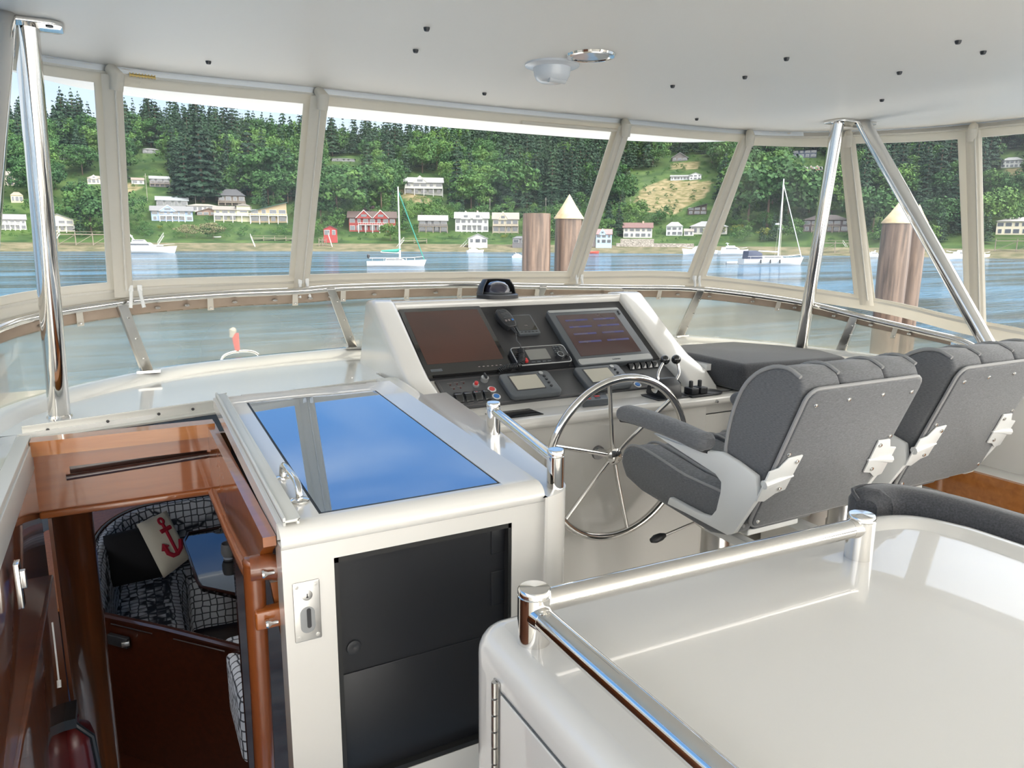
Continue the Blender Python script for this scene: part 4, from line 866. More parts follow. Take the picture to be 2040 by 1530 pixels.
# ================================================================ HELM SEATS
SX0, SX1 = 1.625, 2.135
def z8(x, y): return 1060+x/2.0816, 660+y/2.0816          # coordinates read off an enlarged view
def yzp(pts, X): return [(at_x(*z8(a, c), X).y, at_x(*z8(a, c), X).z) for a, c in pts]
def smooth2(poly, n=4):
    P = [Vector((a, c, 0)) for a, c in poly]; m = len(P); o = []
    for i in range(m):
        a, b_, c, d = P[i-1], P[i], P[(i+1) % m], P[(i+2) % m]
        for k in range(n):
            t = k/n; q = .5*((2*b_)+(c-a)*t+(2*a-5*b_+4*c-d)*t*t+(3*b_-a-3*c+d)*t**3); o.append((q.x, q.y))
    return o
def make_seat(label):
    s = thing('helm_chair', label, 'helm chair', (1.88, 1.80, 0))
    # backrest: profile in Y,Z
    back = [(1.335, 1.150), (1.352, 1.182), (1.395, 1.200), (1.450, 1.196), (1.512, 1.165), (1.560, 1.110), (1.595, 1.02), (1.610, .92), (1.605, .82), (1.585, .74), (1.560, .685), (1.515, .69)]
    for x0, x1 in ((SX0, SX0+.155), (SX0+.159, SX1-.159), (SX1-.155, SX1)):
        b = B(); b.prism(back, x0, x1, yz(0)); obj('back_cushion', b, GREYF, s, bev=.012, seg=3, sm=60)
    for x in (SX0+.002, SX1-.002, SX0+.157, SX1-.157):
        b = B(); b.tube(cat([(x, p, q) for p, q in back[1:]], 3), .0062, 8); obj('back_piping', b, PIPING, s)
    rear = fr((SX0, 1.5135, .690), (1, 0, 0), Vector((0, 1.330-1.515, 1.155-.690)))
    Wd = SX1-SX0; Hh = .502
    b = B(); b.prism([(x+Wd/2, y+Hh/2) for x, y in rrect(Wd-.016, Hh-.01, .035)], .0, .018, lambda p, q, t: rear @ Vector((p, q, t if rear.col[2].y < 0 else -t))); bp = obj('back_panel', b, GREYF, s, bev=.004)
    sgn = 1 if rear.col[2].y < 0 else -1
    b = B(); b.tube([rear @ Vector((x+Wd/2, y+Hh/2, .008*sgn)) for x, y in rrect(Wd-.010, Hh-.004, .037)], .006, 8, closed=True); obj('panel_piping', b, PIPING, s)
    def bolt(par, u, v, z=.018, r=.0075):
        b = B(); b.lathe([(r, 0), (r*.9, .003), (r*.4, .005), (0, .005)], 12, rear @ Matrix.Translation((u, v, z*sgn)) @ (Matrix.Identity(4) if sgn > 0 else Matrix.Rotation(math.pi, 4, 'X'))); obj('bolt', b, STEEL, par)
    for u, v in ((.045, Hh-.05), (.18, Hh-.045), (.33, Hh-.045), (.468, Hh-.05), (.028, .285), (Wd-.028, .285), (.028, .03), (Wd-.03, .04)): bolt(bp, u, v)
    # seat cushion
    prof = [(2.150, .715), (2.140, .760), (2.105, .792), (2.04, .800), (1.93, .785), (1.80, .765), (1.62, .76), (1.58, .74), (1.58, .63), (1.66, .612), (2.02, .640), (2.115, .665)]
    for x0, x1, bm in ((SX0+.0, SX0+.115, .022), (SX0+.118, SX1-.118, .010), (SX1-.115, SX1, .022)):
        pr = prof if bm > .015 else [(p, q-.012 if q > .7 else q) for p, q in prof]
        b = B(); b.prism(pr, x0, x1, yz(0)); obj('seat_cushion', b, GREYF, s, bev=bm, seg=3, sm=60)
    for x in (SX0+.018, SX1-.018, SX0+.1165, SX1-.1165):
        b = B(); b.tube(cat([(x, p, q) for p, q in prof[:8]], 3), .0055, 8); obj('seat_piping', b, PIPING, s)
    # cast side arms
    arm = yzp([(500, 422), (620, 500), (700, 552), (762, 592), (785, 625), (783, 665), (765, 740), (742, 768), (700, 756), (572, 687), (562, 716), (640, 755), (740, 808), (812, 846), (838, 838), (938, 690), (930, 600), (850, 540), (790, 503), (700, 492), (600, 462)], 1.600)
    for sx_, x0 in ((-1, 1.596), (1, 2*1.88-1.596)):
        a, c = (x0, x0+.022) if sx_ < 0 else (x0-.022, x0)
        b = B(); b.prism(arm, a, c, yz(0)); sd = obj('side_arm', b, CAST, s, bev=.005, seg=2)
        b = B(); u0 = -.030 if sx_ < 0 else Wd+.030; u1 = .085 if sx_ < 0 else Wd-.085
        fl = [(u0, .125), (u0, .235), ((u0*.7+u1*.3), .242), ((u0*.5+u1*.5), .275), (u1, .278), (u1-.008*(1 if sx_ < 0 else -1), .150), ((u0*.4+u1*.6), .142), ((u0*.7+u1*.3), .118)]
        b.prism(fl, .019, .025, lambda p, q, t: rear @ Vector((p, q, t*sgn))); f_ = obj('rear_flange', b, CAST, sd, bev=.002, seg=2)
        b = B(); b.tube([rear @ Vector((u0, .188, .024*sgn)), rear @ Vector(((u0+u1)/2, .198, .026*sgn)), rear @ Vector((u1, .20, .022*sgn))], [.014, .009, .004], 8); obj('flange_rib', b, CAST, f_)
        bolt(f_, (u1-.018*(1 if sx_ < 0 else -1)), .258, .025, .008); bolt(f_, (u0*.35+u1*.65), .160, .025, .008)
        # padded armrest
        xc = 1.597 if sx_ < 0 else 2*1.88-1.597
        pts = cat([(xc, 2.125, .915), (xc, 2.06, .925), (xc, 1.93, .928), (xc, 1.80, .925), (xc, 1.70, .917), (xc, 1.645, .920)], 4)
        m_ = len(pts); rows = []
        for k in range(24):
            a_ = 2*math.pi*k/24; row = []
            for i, p in enumerate(pts):
                f = min(1, (i+.35)/3.0, (m_-1-i+.6)/2.5)**.5
                w = .037*f; h = .030*f
                ca, sa = math.cos(a_), math.sin(a_); e = .75
                row.append(p+Vector((w*abs(ca)**e*(1 if ca > 0 else -1), 0, h*abs(sa)**e*(1 if sa > 0 else -1)+.004)))
            rows.append(row)
        rows.append(rows[0]); b = B(); b.sheet(rows)
        nr = len(rows[0])
        b.add([r[0] for r in rows[:-1]], [tuple(range(24))]); b.add([r[-1] for r in rows[:-1]], [tuple(range(24))])
        obj('armrest', b, GREYF, s, sm=60)
        b = B(); b.tube([p+Vector((0, 0, -.022)) for p in pts[1:-1]], .0105, 8); obj('armrest_base', b, BLACKP, s)
    # slide, pedestal, lever
    b = B(); b.span(1.76, 2.00, 1.62, 1.92, .590, .612); obj('seat_pan', b, CAST, s, bev=.006)
    for x in (1.72, 2.01):
        b = B(); b.span(x, x+.035, 1.50, 1.78, .560, .592); r_ = obj('slide_rail', b, CAST, s, bev=.003)
        b = B(); b.span(x+.010, x+.028, 1.49, 1.502, .566, .585); obj('rail_end', b, BLACKP, r_)
    b = B(); b.lathe([(.115, 0), (.115, .015), (.060, .030), (.050, .035), (.050, .30), (.0495, .31)], 28, Matrix.Translation((1.865, 1.87, 0))); obj('pedestal', b, BLACKG, s)
    b = B(); b.lathe([(.056, .30), (.056, .395), (.052, .40), (.052, .55), (.09, .56)], 28, Matrix.Translation((1.865, 1.87, 0))); obj('pedestal_collar', b, STEELB, s)
    l0 = at_y(1385, 1040, 1.87); l1 = at_y(1325, 1066, 1.87); l2 = at_y(1297, 1077, 1.87)
    b = B(); b.tube([Vector((1.865, 1.87, .47)), l0, l1], .005, 8); lv = obj('height_lever', b, STEELB, s)
    b = B(); b.tube([l1, l1.lerp(l2, .3), l1.lerp(l2, .7), l2], [.007, .014, .015, .008], 12); obj('lever_grip', b, BLACKP, lv)
    return s
seat = make_seat('grey tweed helm chair directly behind the steering wheel, seen from behind')
s2 = copy_tree(seat); d = at_z(1961, 763, 1.155)-at_z(1598, 763, 1.155)
s2.location = seat.location+Vector((.725, .02, 0)); s2['label'] = 'grey tweed helm chair cut off by the right edge, beside the one at the wheel'
for o in (seat, s2): o['group'] = 'grey helm seats'
# ================================================================ DARK CUSHION FORWARD
b = B(); cpoly = [(2.395, 2.30), (3.02, 2.24), (3.10, 2.45), (3.06, 2.66), (2.92, 2.90), (2.50, 2.93), (2.40, 2.80)]
b.prism(cpoly, .884, 1.012, lambda p, q, t: (p, q, t)); one('bench_cushion', b, DARKF, 'thick charcoal bench cushion between the helm console and the starboard strut', 'cushion', bev=.035, seg=5, sm=60)
# seat base behind the seats, starboard locker and wood panel
b = B(); b.span(2.93, 3.05, .6, 2.05, 0, .66); b.span(2.60, 3.05, 2.06, 2.32, 0, .80); struct('trim_9', b, GEL, bev=.012)
b = B(); b.span(2.905, 2.928, .55, 2.05, .20, .66); one('teak_panel', b, TEAKL, 'orange varnished teak panel low behind the right helm seat', 'panel')
b = B(); b.span(2.78, 2.98, 1.96, 2.10, .80, .99); one('white_locker', b, GEL, 'small white moulded box seen between the two helm seat backs', 'box', bev=.015)
# ================================================================ FOREGROUND COUNTER
CX0, CX1, CY, CZ = .485, 1.640, 1.062, .90
ct = thing('counter_cabinet', 'glossy white counter cabinet filling the lower right foreground', 'counter', (1.05, .4, 0))
def rnd(poly, rads, n=6):
    o = []
    m = len(poly)
    for i, (P, r) in enumerate(zip(poly, rads)):
        A = Vector(poly[i-1]); P = Vector(P); C = Vector(poly[(i+1) % m])
        if r <= 0: o.append((P.x, P.y)); continue
        a = (A-P).normalized(); c = (C-P).normalized(); h = a.angle(c)/2; d = r/math.tan(h); ctr = P+(a+c).normalized()*(r/math.sin(h))
        s0 = P+a*d-ctr; s1 = P+c*d-ctr; a0 = math.atan2(s0.y, s0.x); a1 = math.atan2(s1.y, s1.x); da = (a1-a0+math.pi) % (2*math.pi)-math.pi
        o += [(ctr.x+r*math.cos(a0+da*k/n), ctr.y+r*math.sin(a0+da*k/n)) for k in range(n+1)]
    return o
def shrink(poly, d):
    m = len(poly); o = []
    for i in range(m):
        A, P, C = Vector(poly[i-1]), Vector(poly[i]), Vector(poly[(i+1) % m])
        t = (C-A).normalized(); nrm = Vector((-t.y, t.x)); o.append((P.x+nrm.x*d, P.y+nrm.y*d))
    return o
base_ = rnd([(CX0, -1.2), (CX1+.06, -1.2), (CX1+.06, CY-.02), (CX0, CY)], [0, 0, .16, .06], 10)
# orientation check: want inward shrink
area = sum(base_[i-1][0]*base_[i][1]-base_[i][0]*base_[i-1][1] for i in range(len(base_)))
if area < 0: base_ = base_[::-1]
b = B(); levels = [(0, 0), (0, .835)]+[(.045*(1-math.cos(a)), .855+.045*math.sin(a)) for a in np.linspace(0, math.pi/2, 7)]
rows = []
for dd, z in levels:
    pl = shrink(base_, dd); rows.append([Vector((p, q, z)) for p, q in pl]+[Vector((*pl[0], z))])
b.sheet(rows); pl = shrink(base_, .045); b.add([(p, q, .90) for p, q in pl], [tuple(range(len(pl)))])
obj('body', b, GEL, ct, sm=50)
# raised fiddle along the starboard side, curving round the forward corner
fp = cat([(1.365, 1.005, .898), (1.44, 1.012, .903), (1.53, 1.008, .910), (1.60, .975, .913), (1.635, .90, .914), (1.645, .80, .914), (1.645, .3, .914), (1.645, -1.1, .914)], 6)
b = B(); rows = []
for k in range(len(fp)):
    p = fp[k]; q = (fp[min(k+1, len(fp)-1)]-fp[max(k-1, 0)]); q.z = 0; q.normalize(); nrm = Vector((q.y, -q.x, 0))
    h = max(.004, p.z-.895)
    rows.append([p+nrm*(.055)-Vector((0, 0, h)), p+nrm*.030-Vector((0, 0, h*.55)), p+nrm*.014, p-nrm*.014, p-nrm*.034-Vector((0, 0, h*.4)), p-nrm*.05-Vector((0, 0, h+.02))])
b.sheet(rows); obj('raised_fiddle', b, GEL, ct, sm=70)
# cupboard door with piano hinge on the port side
b = B(); X = CX0-.001
b.prism([(.925, .835), (-.2, .835), (-.2, .10), (.925, .10)], X-.004, X, yz(0)); obj('door', b, GEL, ct, bev=.002)
b = B(); b.prism([(.93, .8375), (-.2, .8375), (-.2, .835), (.93, .835)], X-.0015, X, yz(0)); obj('door_gap', b, GREYP, ct)
hz = thing  # noqa
b = B()
for k in range(24):
    z1 = .850-k*.030; b.tube([(X-.006, .940, z1), (X-.006, .940, z1-.027)], .0052, 10)
b.span(X-.003, X, .932, .950, .10, .85); obj('piano_hinge', b, STEELB, ct)
# rail round the counter
cr_ = thing('counter_rail', 'thick polished stainless guard rail on posts around the foreground counter', 'rail', (.555, .94, .90))
PA = Vector((.553, .945, .90)); PB = Vector((1.318, .912, .90))
for P in (PA, PB):
    b = B(); b.lathe([(.0275, 0), (.0275, .082), (.0262, .0835), (.0262, .0845), (.0275, .086), (.0275, .092), (.025, .095), (0, .096)], 36, Matrix.Translation(P)); obj('post', b, STEEL, cr_)
b = B(); b.tube([PA+Vector((.0, 0, .068)), PB+Vector((0, 0, .068))], .0192, 22); obj('cross_rail', b, STEEL, cr_)
b = B(); b.tube([PA+Vector((0, 0, .052)), Vector((.575, -1.1, .952))], .0192, 22); obj('side_rail', b, STEEL, cr_)
for q0, q1 in ((PA+Vector((.010, 0, .068)), PA+Vector((.034, -.001, .068))), (PB+Vector((-.010, 0, .068)), PB+Vector((-.036, .001, .068))), (PA+Vector((0, -.01, .052)), PA+Vector((.0003, -.036, .052)))):
    b = B(); b.tube([q0, q1], [.0235, .0194], 18); obj('weld_collar', b, STEEL, cr_)
b = B(); b.lathe([(.0272, .0865), (.0276, .087), (.0272, .0875)], 36, Matrix.Translation(PA))
# dark settee back behind the counter
pts = cat([(1.600, 1.03, .60), (1.600, 1.05, .93), (1.66, 1.06, .975)], 3)
b = B(); prof = [(-.050, .40), (-.050, .90), (-.042, .918), (-.02, .934), (.02, .936), (.05, .920), (.058, .90), (.058, .40)]
path = cat([(1.52, 1.055), (1.60, 1.075), (1.69, 1.05), (1.735, .97), (1.745, .85), (1.75, .5), (1.75, -1.1)], 6) if False else cat([(1.60, 1.10, 0), (1.655, 1.12, 0), (1.72, 1.09, 0), (1.76, 1.00, 0), (1.775, .85, 0), (1.78, .5, 0), (1.78, -1.1, 0)], 6)
rows = []
for k, p in enumerate(path):
    q = (path[min(k+1, len(path)-1)]-path[max(k-1, 0)]).normalized(); nrm = Vector((-q.y, q.x, 0)); f = min(1, .45+k*.14)
    rows.append([p+nrm*w*f*-1+Vector((0, 0, .90+(z-.90)*(f if z > .90 else 1))) for w, z in prof])
b.sheet(rows); b.add(rows[0], [tuple(range(len(prof)))])
sb = one('bolster', b, DARKF, 'charcoal upholstered bolster curving behind the foreground counter', 'bolster', sm=65)
b = B(); b.tube([r[2]+Vector((0, 0, .004)) for r in rows], .005, 6); obj('seam_piping', b, DARKF, sb)
# ================================================================ WATER, PILINGS
ZW = -3.9
b = B(); ring = []
b.add([(-900, -300, ZW), (1200, -300, ZW), (1200, 900, ZW), (-900, 900, ZW)], [(0, 1, 2, 3)])
w_ = struct('floor_water', b, WATER); w_['kind'] = 'stuff'; w_['label'] = 'blue rippled harbour water between the boat and the far shore'; w_['category'] = 'water'; w_.name = 'water'
def gpt(px, dist, z=0): d = ray(px, 480); h = Vector((d.x, d.y, 0)).normalized(); return Vector((h.x*dist, h.y*dist, z))
def piling(px0, px1, ytop, dist, cone, label):
    c = gpt((px0+px1)/2, dist); r = (px1-px0)/2/FPX*dist*math.cos(0); 
    fdist = (c.dot(FWD)) ; r = (px1-px0)/2/FPX*fdist
    zt = EYE+(478-ytop)/FPX*fdist*.98
    t = thing('piling', label, 'piling', (c.x, c.y, ZW-1), group=None)
    b = B(); n = 28; prof = []
    for z in np.linspace(ZW-1, zt, 14):
        prof.append((r*(1+.03*math.sin(z*3+px0)), z))
    b.lathe(prof, n, Matrix.Translation((c.x, c.y, 0)))
    vs = []
    for (x, y, z) in b.v:
        a = math.atan2(y-c.y, x-c.x); k = 1+.022*math.sin(a*9+px0)+.015*math.sin(a*17+z)+.01*random.random(); vs.append((c.x+(x-c.x)*k, c.y+(y-c.y)*k, z))
    b.v = vs; obj('trunk', b, PILE, t)
    if cone:
        b = B(); h = cone/FPX*fdist; b.lathe([(r*1.07, zt-.01), (r*1.07, zt+.005), (r*.5, zt+h*.52), (.004, zt+h)], 32, Matrix.Translation((c.x, c.y, 0))); obj('cone_cap', b, CONE, t)
    return t
piling(1041, 1096, 428, 10.0, 0, 'weathered wooden piling with a flat ragged top, left of the cone-topped one')
piling(1105, 1160, 437, 10.3, 46, 'weathered wooden piling with a pointed tan cone cap, beside the flat-topped one')
t = piling(1757, 1811, 441, 9.6, 40, 'front weathered piling with tan cone cap, seen beside the slanted starboard strut')
piling(1806, 1842, 442, 10.6, 36, 'rear weathered piling tucked behind the front one at the starboard strut')
# bow rail and burgee seen through the windscreen
br = thing('bow_rail', 'small stainless bow rail seen through the smoky windscreen', 'rail', (1.3, 9.4, -.6))
b = B(); b.tube(cat([at_y(441, 735, 9.3), at_y(443, 712, 9.3), at_y(462, 702, 9.35), at_y(490, 699, 9.4), at_y(510, 703, 9.4), at_y(520, 716, 9.4), at_y(522, 735, 9.4)], 5), .016, 8); obj('hoop', b, STEEL, br)
fg = thing('burgee', 'furled red and white flag standing at the bow', 'flag', at_y(473, 699, 9.38))
b = B(); b.tube([at_y(474, 705, 9.38), at_y(463, 652, 9.38)], .012, 8); obj('staff', b, STEEL, fg)
P = [at_y(x, y, 9.38) for x, y in ((468, 697), (478, 698), (473, 664), (461, 668))]
b = B(); b.tube([P[0].lerp(P[1], .5), P[2].lerp(P[3], .4), P[3]], [.030, .045, .03], 8); obj('flag_cloth', b, REDI, fg)
b = B(); b.tube([at_y(461, 672, 9.36), at_y(464, 658, 9.36), at_y(467, 653, 9.36)], [.02, .045, .02], 8); obj('flag_canton', b, LABELW, fg)
# ================================================================ FAR SHORE
R0 = 300.0
def hgt(r, phi):
    w = 1+.05*math.sin(phi*9)+.03*math.sin(phi*23+1)
    if r < 320: z = ZW-.6+(r-R0+4)*.155
    elif r < 338: z = -1.4+(r-320)*.02
    elif r < 352: z = -1.0+(r-338)*.18
    else: z = 1.5+(r-352)*.325*w
    top = 55+6*math.sin(phi*6+2.2)+4*math.sin(phi*17)+26*max(0, math.sin((phi-.05)*1.5))
    if z > top: z = top-(z-top)*.15
    return z
def gp_at(px, py, lo=298.0):       # point of the hillside seen at a pixel
    d = ray(px, py); h = math.hypot(d.x, d.y); phi = math.atan2(d.x, d.y); tn = d.z/h
    r = lo
    while r < 760:
        if hgt(r, phi) >= EYE+tn*r: break
        r += .5
    return Vector((r*math.sin(phi), r*math.cos(phi), hgt(r, phi))), r, phi
TANP = [[(1262, 402), (1284, 372), (1322, 358), (1420, 362), (1405, 392), (1345, 425), (1278, 428)], [(1335, 326), (1392, 322), (1388, 338), (1340, 337)], [(1618, 352), (1650, 350), (1648, 392), (1628, 390)], [(2000, 335), (2060, 335), (2060, 352), (2002, 350)], [(255, 362), (285, 372), (262, 385), (240, 380)], [(790, 375), (815, 378), (860, 400), (850, 412), (800, 392)]]
GRSP = [[(250, 318), (345, 318), (352, 395), (330, 412), (240, 410)], [(1235, 345), (1440, 330), (1440, 440), (1240, 445)], [(1300, 310), (1410, 310), (1400, 350), (1310, 350)], [(1610, 330), (1655, 330), (1655, 395), (1615, 395)], [(1970, 300), (2060, 300), (2060, 360), (1975, 360)], [(780, 350), (900, 345), (900, 415), (780, 410)]]
def inpoly(x, y, P):
    c = False
    for i in range(len(P)):
        (x1, y1), (x2, y2) = P[i-1], P[i]
        if (y1 > y) != (y2 > y) and x < (x2-x1)*(y-y1)/(y2-y1)+x1: c = not c
    return c
phis = np.arange(R(-32), R(84), R(.28)); rs = np.concatenate([np.arange(294, 356, 2.0), np.arange(356, 520, 3.5), np.arange(520, 1000, 16)])
V = []; colr = []
for r in rs:
    for ph in phis:
        z = hgt(r, ph); V.append((r*math.sin(ph), r*math.cos(ph), z))
        x, y = proj(V[-1]); k = 0
        if r < 800 and any(inpoly(x, y, P) for P in TANP): k = 1
        colr.append((k, 1.0 if r < 336 else 0.0, 0, 1))
nr_, nc_ = len(rs), len(phis)
F = [(i*nc_+j, i*nc_+j+1, (i+1)*nc_+j+1, (i+1)*nc_+j) for i in range(nr_-1) for j in range(nc_-1)]
me = bpy.data.meshes.new('hillside'); me.from_pydata(V, [], F); me.shade_smooth()
ca = me.color_attributes.new('ground', 'FLOAT_COLOR', 'POINT'); ca.data.foreach_set('color', np.array(colr, dtype=np.float32).ravel())
gm = bpy.data.materials.new('hillside_ground'); gm.use_nodes = True; t = gm.node_tree; bs = t.nodes['Principled BSDF']; bs.inputs['Roughness'].default_value = .95; bs.inputs['Specular IOR Level'].default_value = .1
at = t.nodes.new('ShaderNodeAttribute'); at.attribute_name = 'ground'; sp = t.nodes.new('ShaderNodeSeparateColor'); t.links.new(at.outputs['Color'], sp.inputs[0])
gg = t.nodes.new('ShaderNodeNewGeometry')
def gnoise(sc, c1, c2, lo=.35, hi=.65):
    n = t.nodes.new('ShaderNodeTexNoise'); n.inputs['Scale'].default_value = sc; n.inputs['Detail'].default_value = 6; t.links.new(gg.outputs['Position'], n.inputs[0])
    r = t.nodes.new('ShaderNodeValToRGB'); r.color_ramp.elements[0].position = lo; r.color_ramp.elements[1].position = hi; r.color_ramp.elements[0].color = (*c1, 1); r.color_ramp.elements[1].color = (*c2, 1); t.links.new(n.outputs[0], r.inputs[0]); return r
g1 = gnoise(.12, (.016, .040, .012), (.050, .085, .025)); g2 = gnoise(.3, (.085, .085, .035), (.20, .165, .10)); g3 = gnoise(.25, (.06, .065, .035), (.13, .115, .075))
mA = t.nodes.new('ShaderNodeMix'); mA.data_type = 'RGBA'; t.links.new(sp.outputs[0], mA.inputs['Factor']); t.links.new(g1.outputs[0], mA.inputs['A']); t.links.new(g2.outputs[0], mA.inputs['B'])
mB = t.nodes.new('ShaderNodeMix'); mB.data_type = 'RGBA'; t.links.new(sp.outputs[1], mB.inputs['Factor']); t.links.new(mA.outputs['Result'], mB.inputs['A']); t.links.new(g3.outputs[0], mB.inputs['B']); t.links.new(mB.outputs['Result'], bs.inputs['Base Color'])
me.materials.append(gm); o = bpy.data.objects.new('floor_hillside', me); COL.objects.link(o); o['kind'] = 'structure'
# ---------------------------------------------------------------- houses
_mc = {}
def cm(name, col, rough=.8, **k):
    if name not in _mc: _mc[name] = mat(name, col, rough, **k)
    return _mc[name]
WIN = cm('dark_window', (.03, .04, .055), .1, coat=1); TRIMW = cm('white_trim', (.45, .46, .46), .6); WOODG = cm('grey_dock_wood', (.20, .17, .14), .9)
HR = []       # house screen rectangles, to keep trees from covering them
def house(x0, x1, yt, yb, wall, roof, kind, label, fl=2, nw=4, deck=0, stilts=0, yaw=0, roofh=.32, dep=.75, gables=0, chim=0, tower=0):
    P, r, phi = gp_at((x0+x1)/2, yb+stilts); s = P.dot(FWD)/FPX
    W = (x1-x0)*s*.94; H = (yb-yt)*s; D = W*dep; z0 = P.z+stilts*s
    h = thing('house' if W > 5.5 else 'boathouse', label, 'house', (P.x, P.y, z0), rz=-phi+yaw)
    wm = cm('wall_%s' % str(wall), wall); rm = cm('roof_%s' % str(roof), tuple(q*.55 for q in roof))
    HR.append((x0-3, x1+3, yt-3, yb+stilts+6, r))
    hw = H*(1-roofh); ov = W*.04; b = B(); y0 = 0; y1 = D
    if kind == 'gable_y': b.prism([(-W/2, -3.0), (W/2, -3.0), (W/2, hw), (0, H-.1), (-W/2, hw)], y0, y1, lambda p, q, t: (p, t, q))
    elif kind == 'gable_x': b.prism([(y0, -3), (y1, -3), (y1, hw), (D/2, H-.1), (y0, hw)], -W/2, W/2, lambda p, q, t: (t, p, q))
    elif kind == 'shed': b.prism([(-W/2, -3), (W/2, -3), (W/2, H-.2), (-W/2, hw*.75)], y0, y1, lambda p, q, t: (p, t, q))
    else: b.span(-W/2, W/2, y0, y1, -3, hw)
    obj('walls', b, wm, h, local=True)
    b = B(); th = .25
    if kind == 'gable_y':
        for s_ in (-1, 1): b.prism([(0, H), (s_*(W/2+ov*1.5), hw-.1), (s_*(W/2+ov*1.5), hw-.1-th), (0, H-th)], y0-ov*1.5, y1+ov, lambda p, q, t: (p, t, q))
    elif kind == 'gable_x':
        for a, c in ((D/2, -ov*1.5), (D/2, D+ov*1.5)): b.prism([(a, H), (c, hw-.1), (c, hw-.1-th), (a, H-th)], -W/2-ov, W/2+ov, lambda p, q, t: (t, p, q))
    elif kind == 'shed': b.prism([(-W/2-ov, hw*.75), (W/2+ov, H), (W/2+ov, H-th), (-W/2-ov, hw*.75-th)], y0-ov*1.5, y1+ov, lambda p, q, t: (p, t, q))
    else:
        k = .30; vs = [(-W/2-ov, y0-ov*1.5, hw), (W/2+ov, y0-ov*1.5, hw), (W/2+ov, y1+ov, hw), (-W/2-ov, y1+ov, hw), (-W/2*(1-k*1.6)*.8, D/2, H), (W/2*(1-k*1.6)*.8, D/2, H)]
        b.add(vs, [(0, 1, 5, 4), (1, 2, 5), (2, 3, 4, 5), (3, 0, 4), (3, 2, 1, 0)])
    obj('roof', b, rm, h, local=True, sm=20)
    for g in range(gables):
        gx = (-W/2+W*(g+.5)/gables)*.72 if gables > 1 else -W*.1; gw = W*.36/max(1, gables*.6); gh = (H-hw)*1.05
        b = B(); b.prism([(gx-gw/2, hw-.5), (gx+gw/2, hw-.5), (gx+gw/2, hw), (gx, hw+gh), (gx-gw/2, hw)], -ov*1.6, D*.45, lambda p, q, t: (p, t, q)); gb = obj('gable', b, wm, h, local=True)
        b = B()
        for s_ in (-1, 1): b.prism([(gx, hw+gh+.25), (gx+s_*(gw/2+.5), hw-.15), (gx+s_*(gw/2+.5), hw-.45), (gx, hw+gh-.1)], -ov*1.9, D*.45, lambda p, q, t: (p, t, q))
        obj('gable_roof', b, TRIMW, gb, local=True)
        b = B(); b.box((gx, -ov*1.62, hw+gh*.25), (gw*.4, .1, gh*.35)); obj('window', b, WIN, gb, local=True)
    for f in range(fl):
        zc = hw*(f+.54)/fl; wh = hw/fl*(.50 if f else .58)
        for i in range(nw):
            xc = -W/2+W*(i+.5)/nw; ww = W/nw*(.72 if (i+f+nw) % 3 else .42)
            b = B(); b.box((xc, -.04, zc), (ww+.22, .12, wh+.2)); w_ = obj('window', b, TRIMW, h, local=True)
            b = B(); b.box((xc, -.12, zc), (ww, .10, wh)); obj('pane', b, WIN, w_, local=True)
    if deck:
        W0 = W; W = W*(.6 if nw > 5 else 1)
        zd = hw*.50 if fl > 1 else .1; b = B(); b.span(-W/2-.2, W/2+.2, -W*.13, 0, zd-.25, zd); obj('deck', b, TRIMW if deck == 1 else WOODG, h, local=True)
        n = 5
        for i in range(n):
            x = -W/2+W*i/(n-1); b = B(); b.span(x-.16, x+.16, -W*.13, -W*.13+.3, -1.5, zd); obj('deck_post', b, TRIMW if deck == 1 else WOODG, h, local=True)
        b = B(); b.span(-W/2-.2, W/2+.2, -W*.13, -W*.13+.08, zd+.75, zd+.9)
        for i in range(13): x = -W/2+W*i/12; b.span(x-.05, x+.05, -W*.13, -W*.13+.08, zd, zd+.85)
        obj('railing', b, TRIMW if deck == 1 else WOODG, h, local=True); W = W0
    if chim: b = B(); b.span(W*.15, W*.15+.8, D*.4, D*.4+.8, hw, H+.7); obj('chimney', b, cm('chimney_brick', (.35, .25, .2)), h, local=True)
    if tower:
        b = B(); b.span(W*.12, W*.5, -.6, D*.5, -2, H*1.0); tw = obj('wing', b, wm, h, local=True)
        b = B(); b.prism([(W*.12-.5, H), (W*.31, H*1.18), (W*.5+.5, H)], -1.0, D*.5, lambda p, q, t: (p, t, q)); obj('wing_roof', b, rm, tw, local=True)
        b = B(); b.box((W*.31, -.65, H*.66), (W*.2, .1, H*.16)); obj('window', b, WIN, tw, local=True)
    if stilts:
        for i in range(5):
            for j in (0, 1):
                x = -W/2+W*i/4; b = B(); b.span(x-.14, x+.14, .2+j*D*.8, .5+j*D*.8, -stilts*s-1.5, .1); obj('stilt', b, WOODG, h, local=True)
    return h
WH = (.42, .43, .42); GR = (.17, .18, .19); DK = (.07, .07, .075); CRM = (.62, .57, .40); SL = (.24, .25, .27)
def at(a, b_, s, ox, oy): return ox+a/s, oy+b_/s
house(304, 384, 411, 441, (.25, .33, .48), SL, 'gable_x', 'blue-grey waterfront house with white-framed arched gable windows', 2, 6, 1, gables=1)
house(436, 489, 377, 404, (.10, .085, .075), (.09, .095, .11), 'hip', 'dark hip-roofed house on posts at the foot of the tall firs', 1, 4, 2, roofh=.5, stilts=6)
house(428, 500, 411, 441, (.42, .41, .29), (.30, .28, .26), 'gable_x', 'cream two-storey house with white porch near the middle of the left shore', 2, 5, 1, roofh=.25, tower=1)
house(499, 573, 403, 444, (.30, .24, .15), (.05, .13, .11), 'shed', 'tan house with a big sloping green roof', 2, 4, 1)
house(374, 434, 406, 422, WH, (.42, .40, .36), 'hip', 'long low white house behind the blue-grey one', 1, 6, 0, roofh=.3)
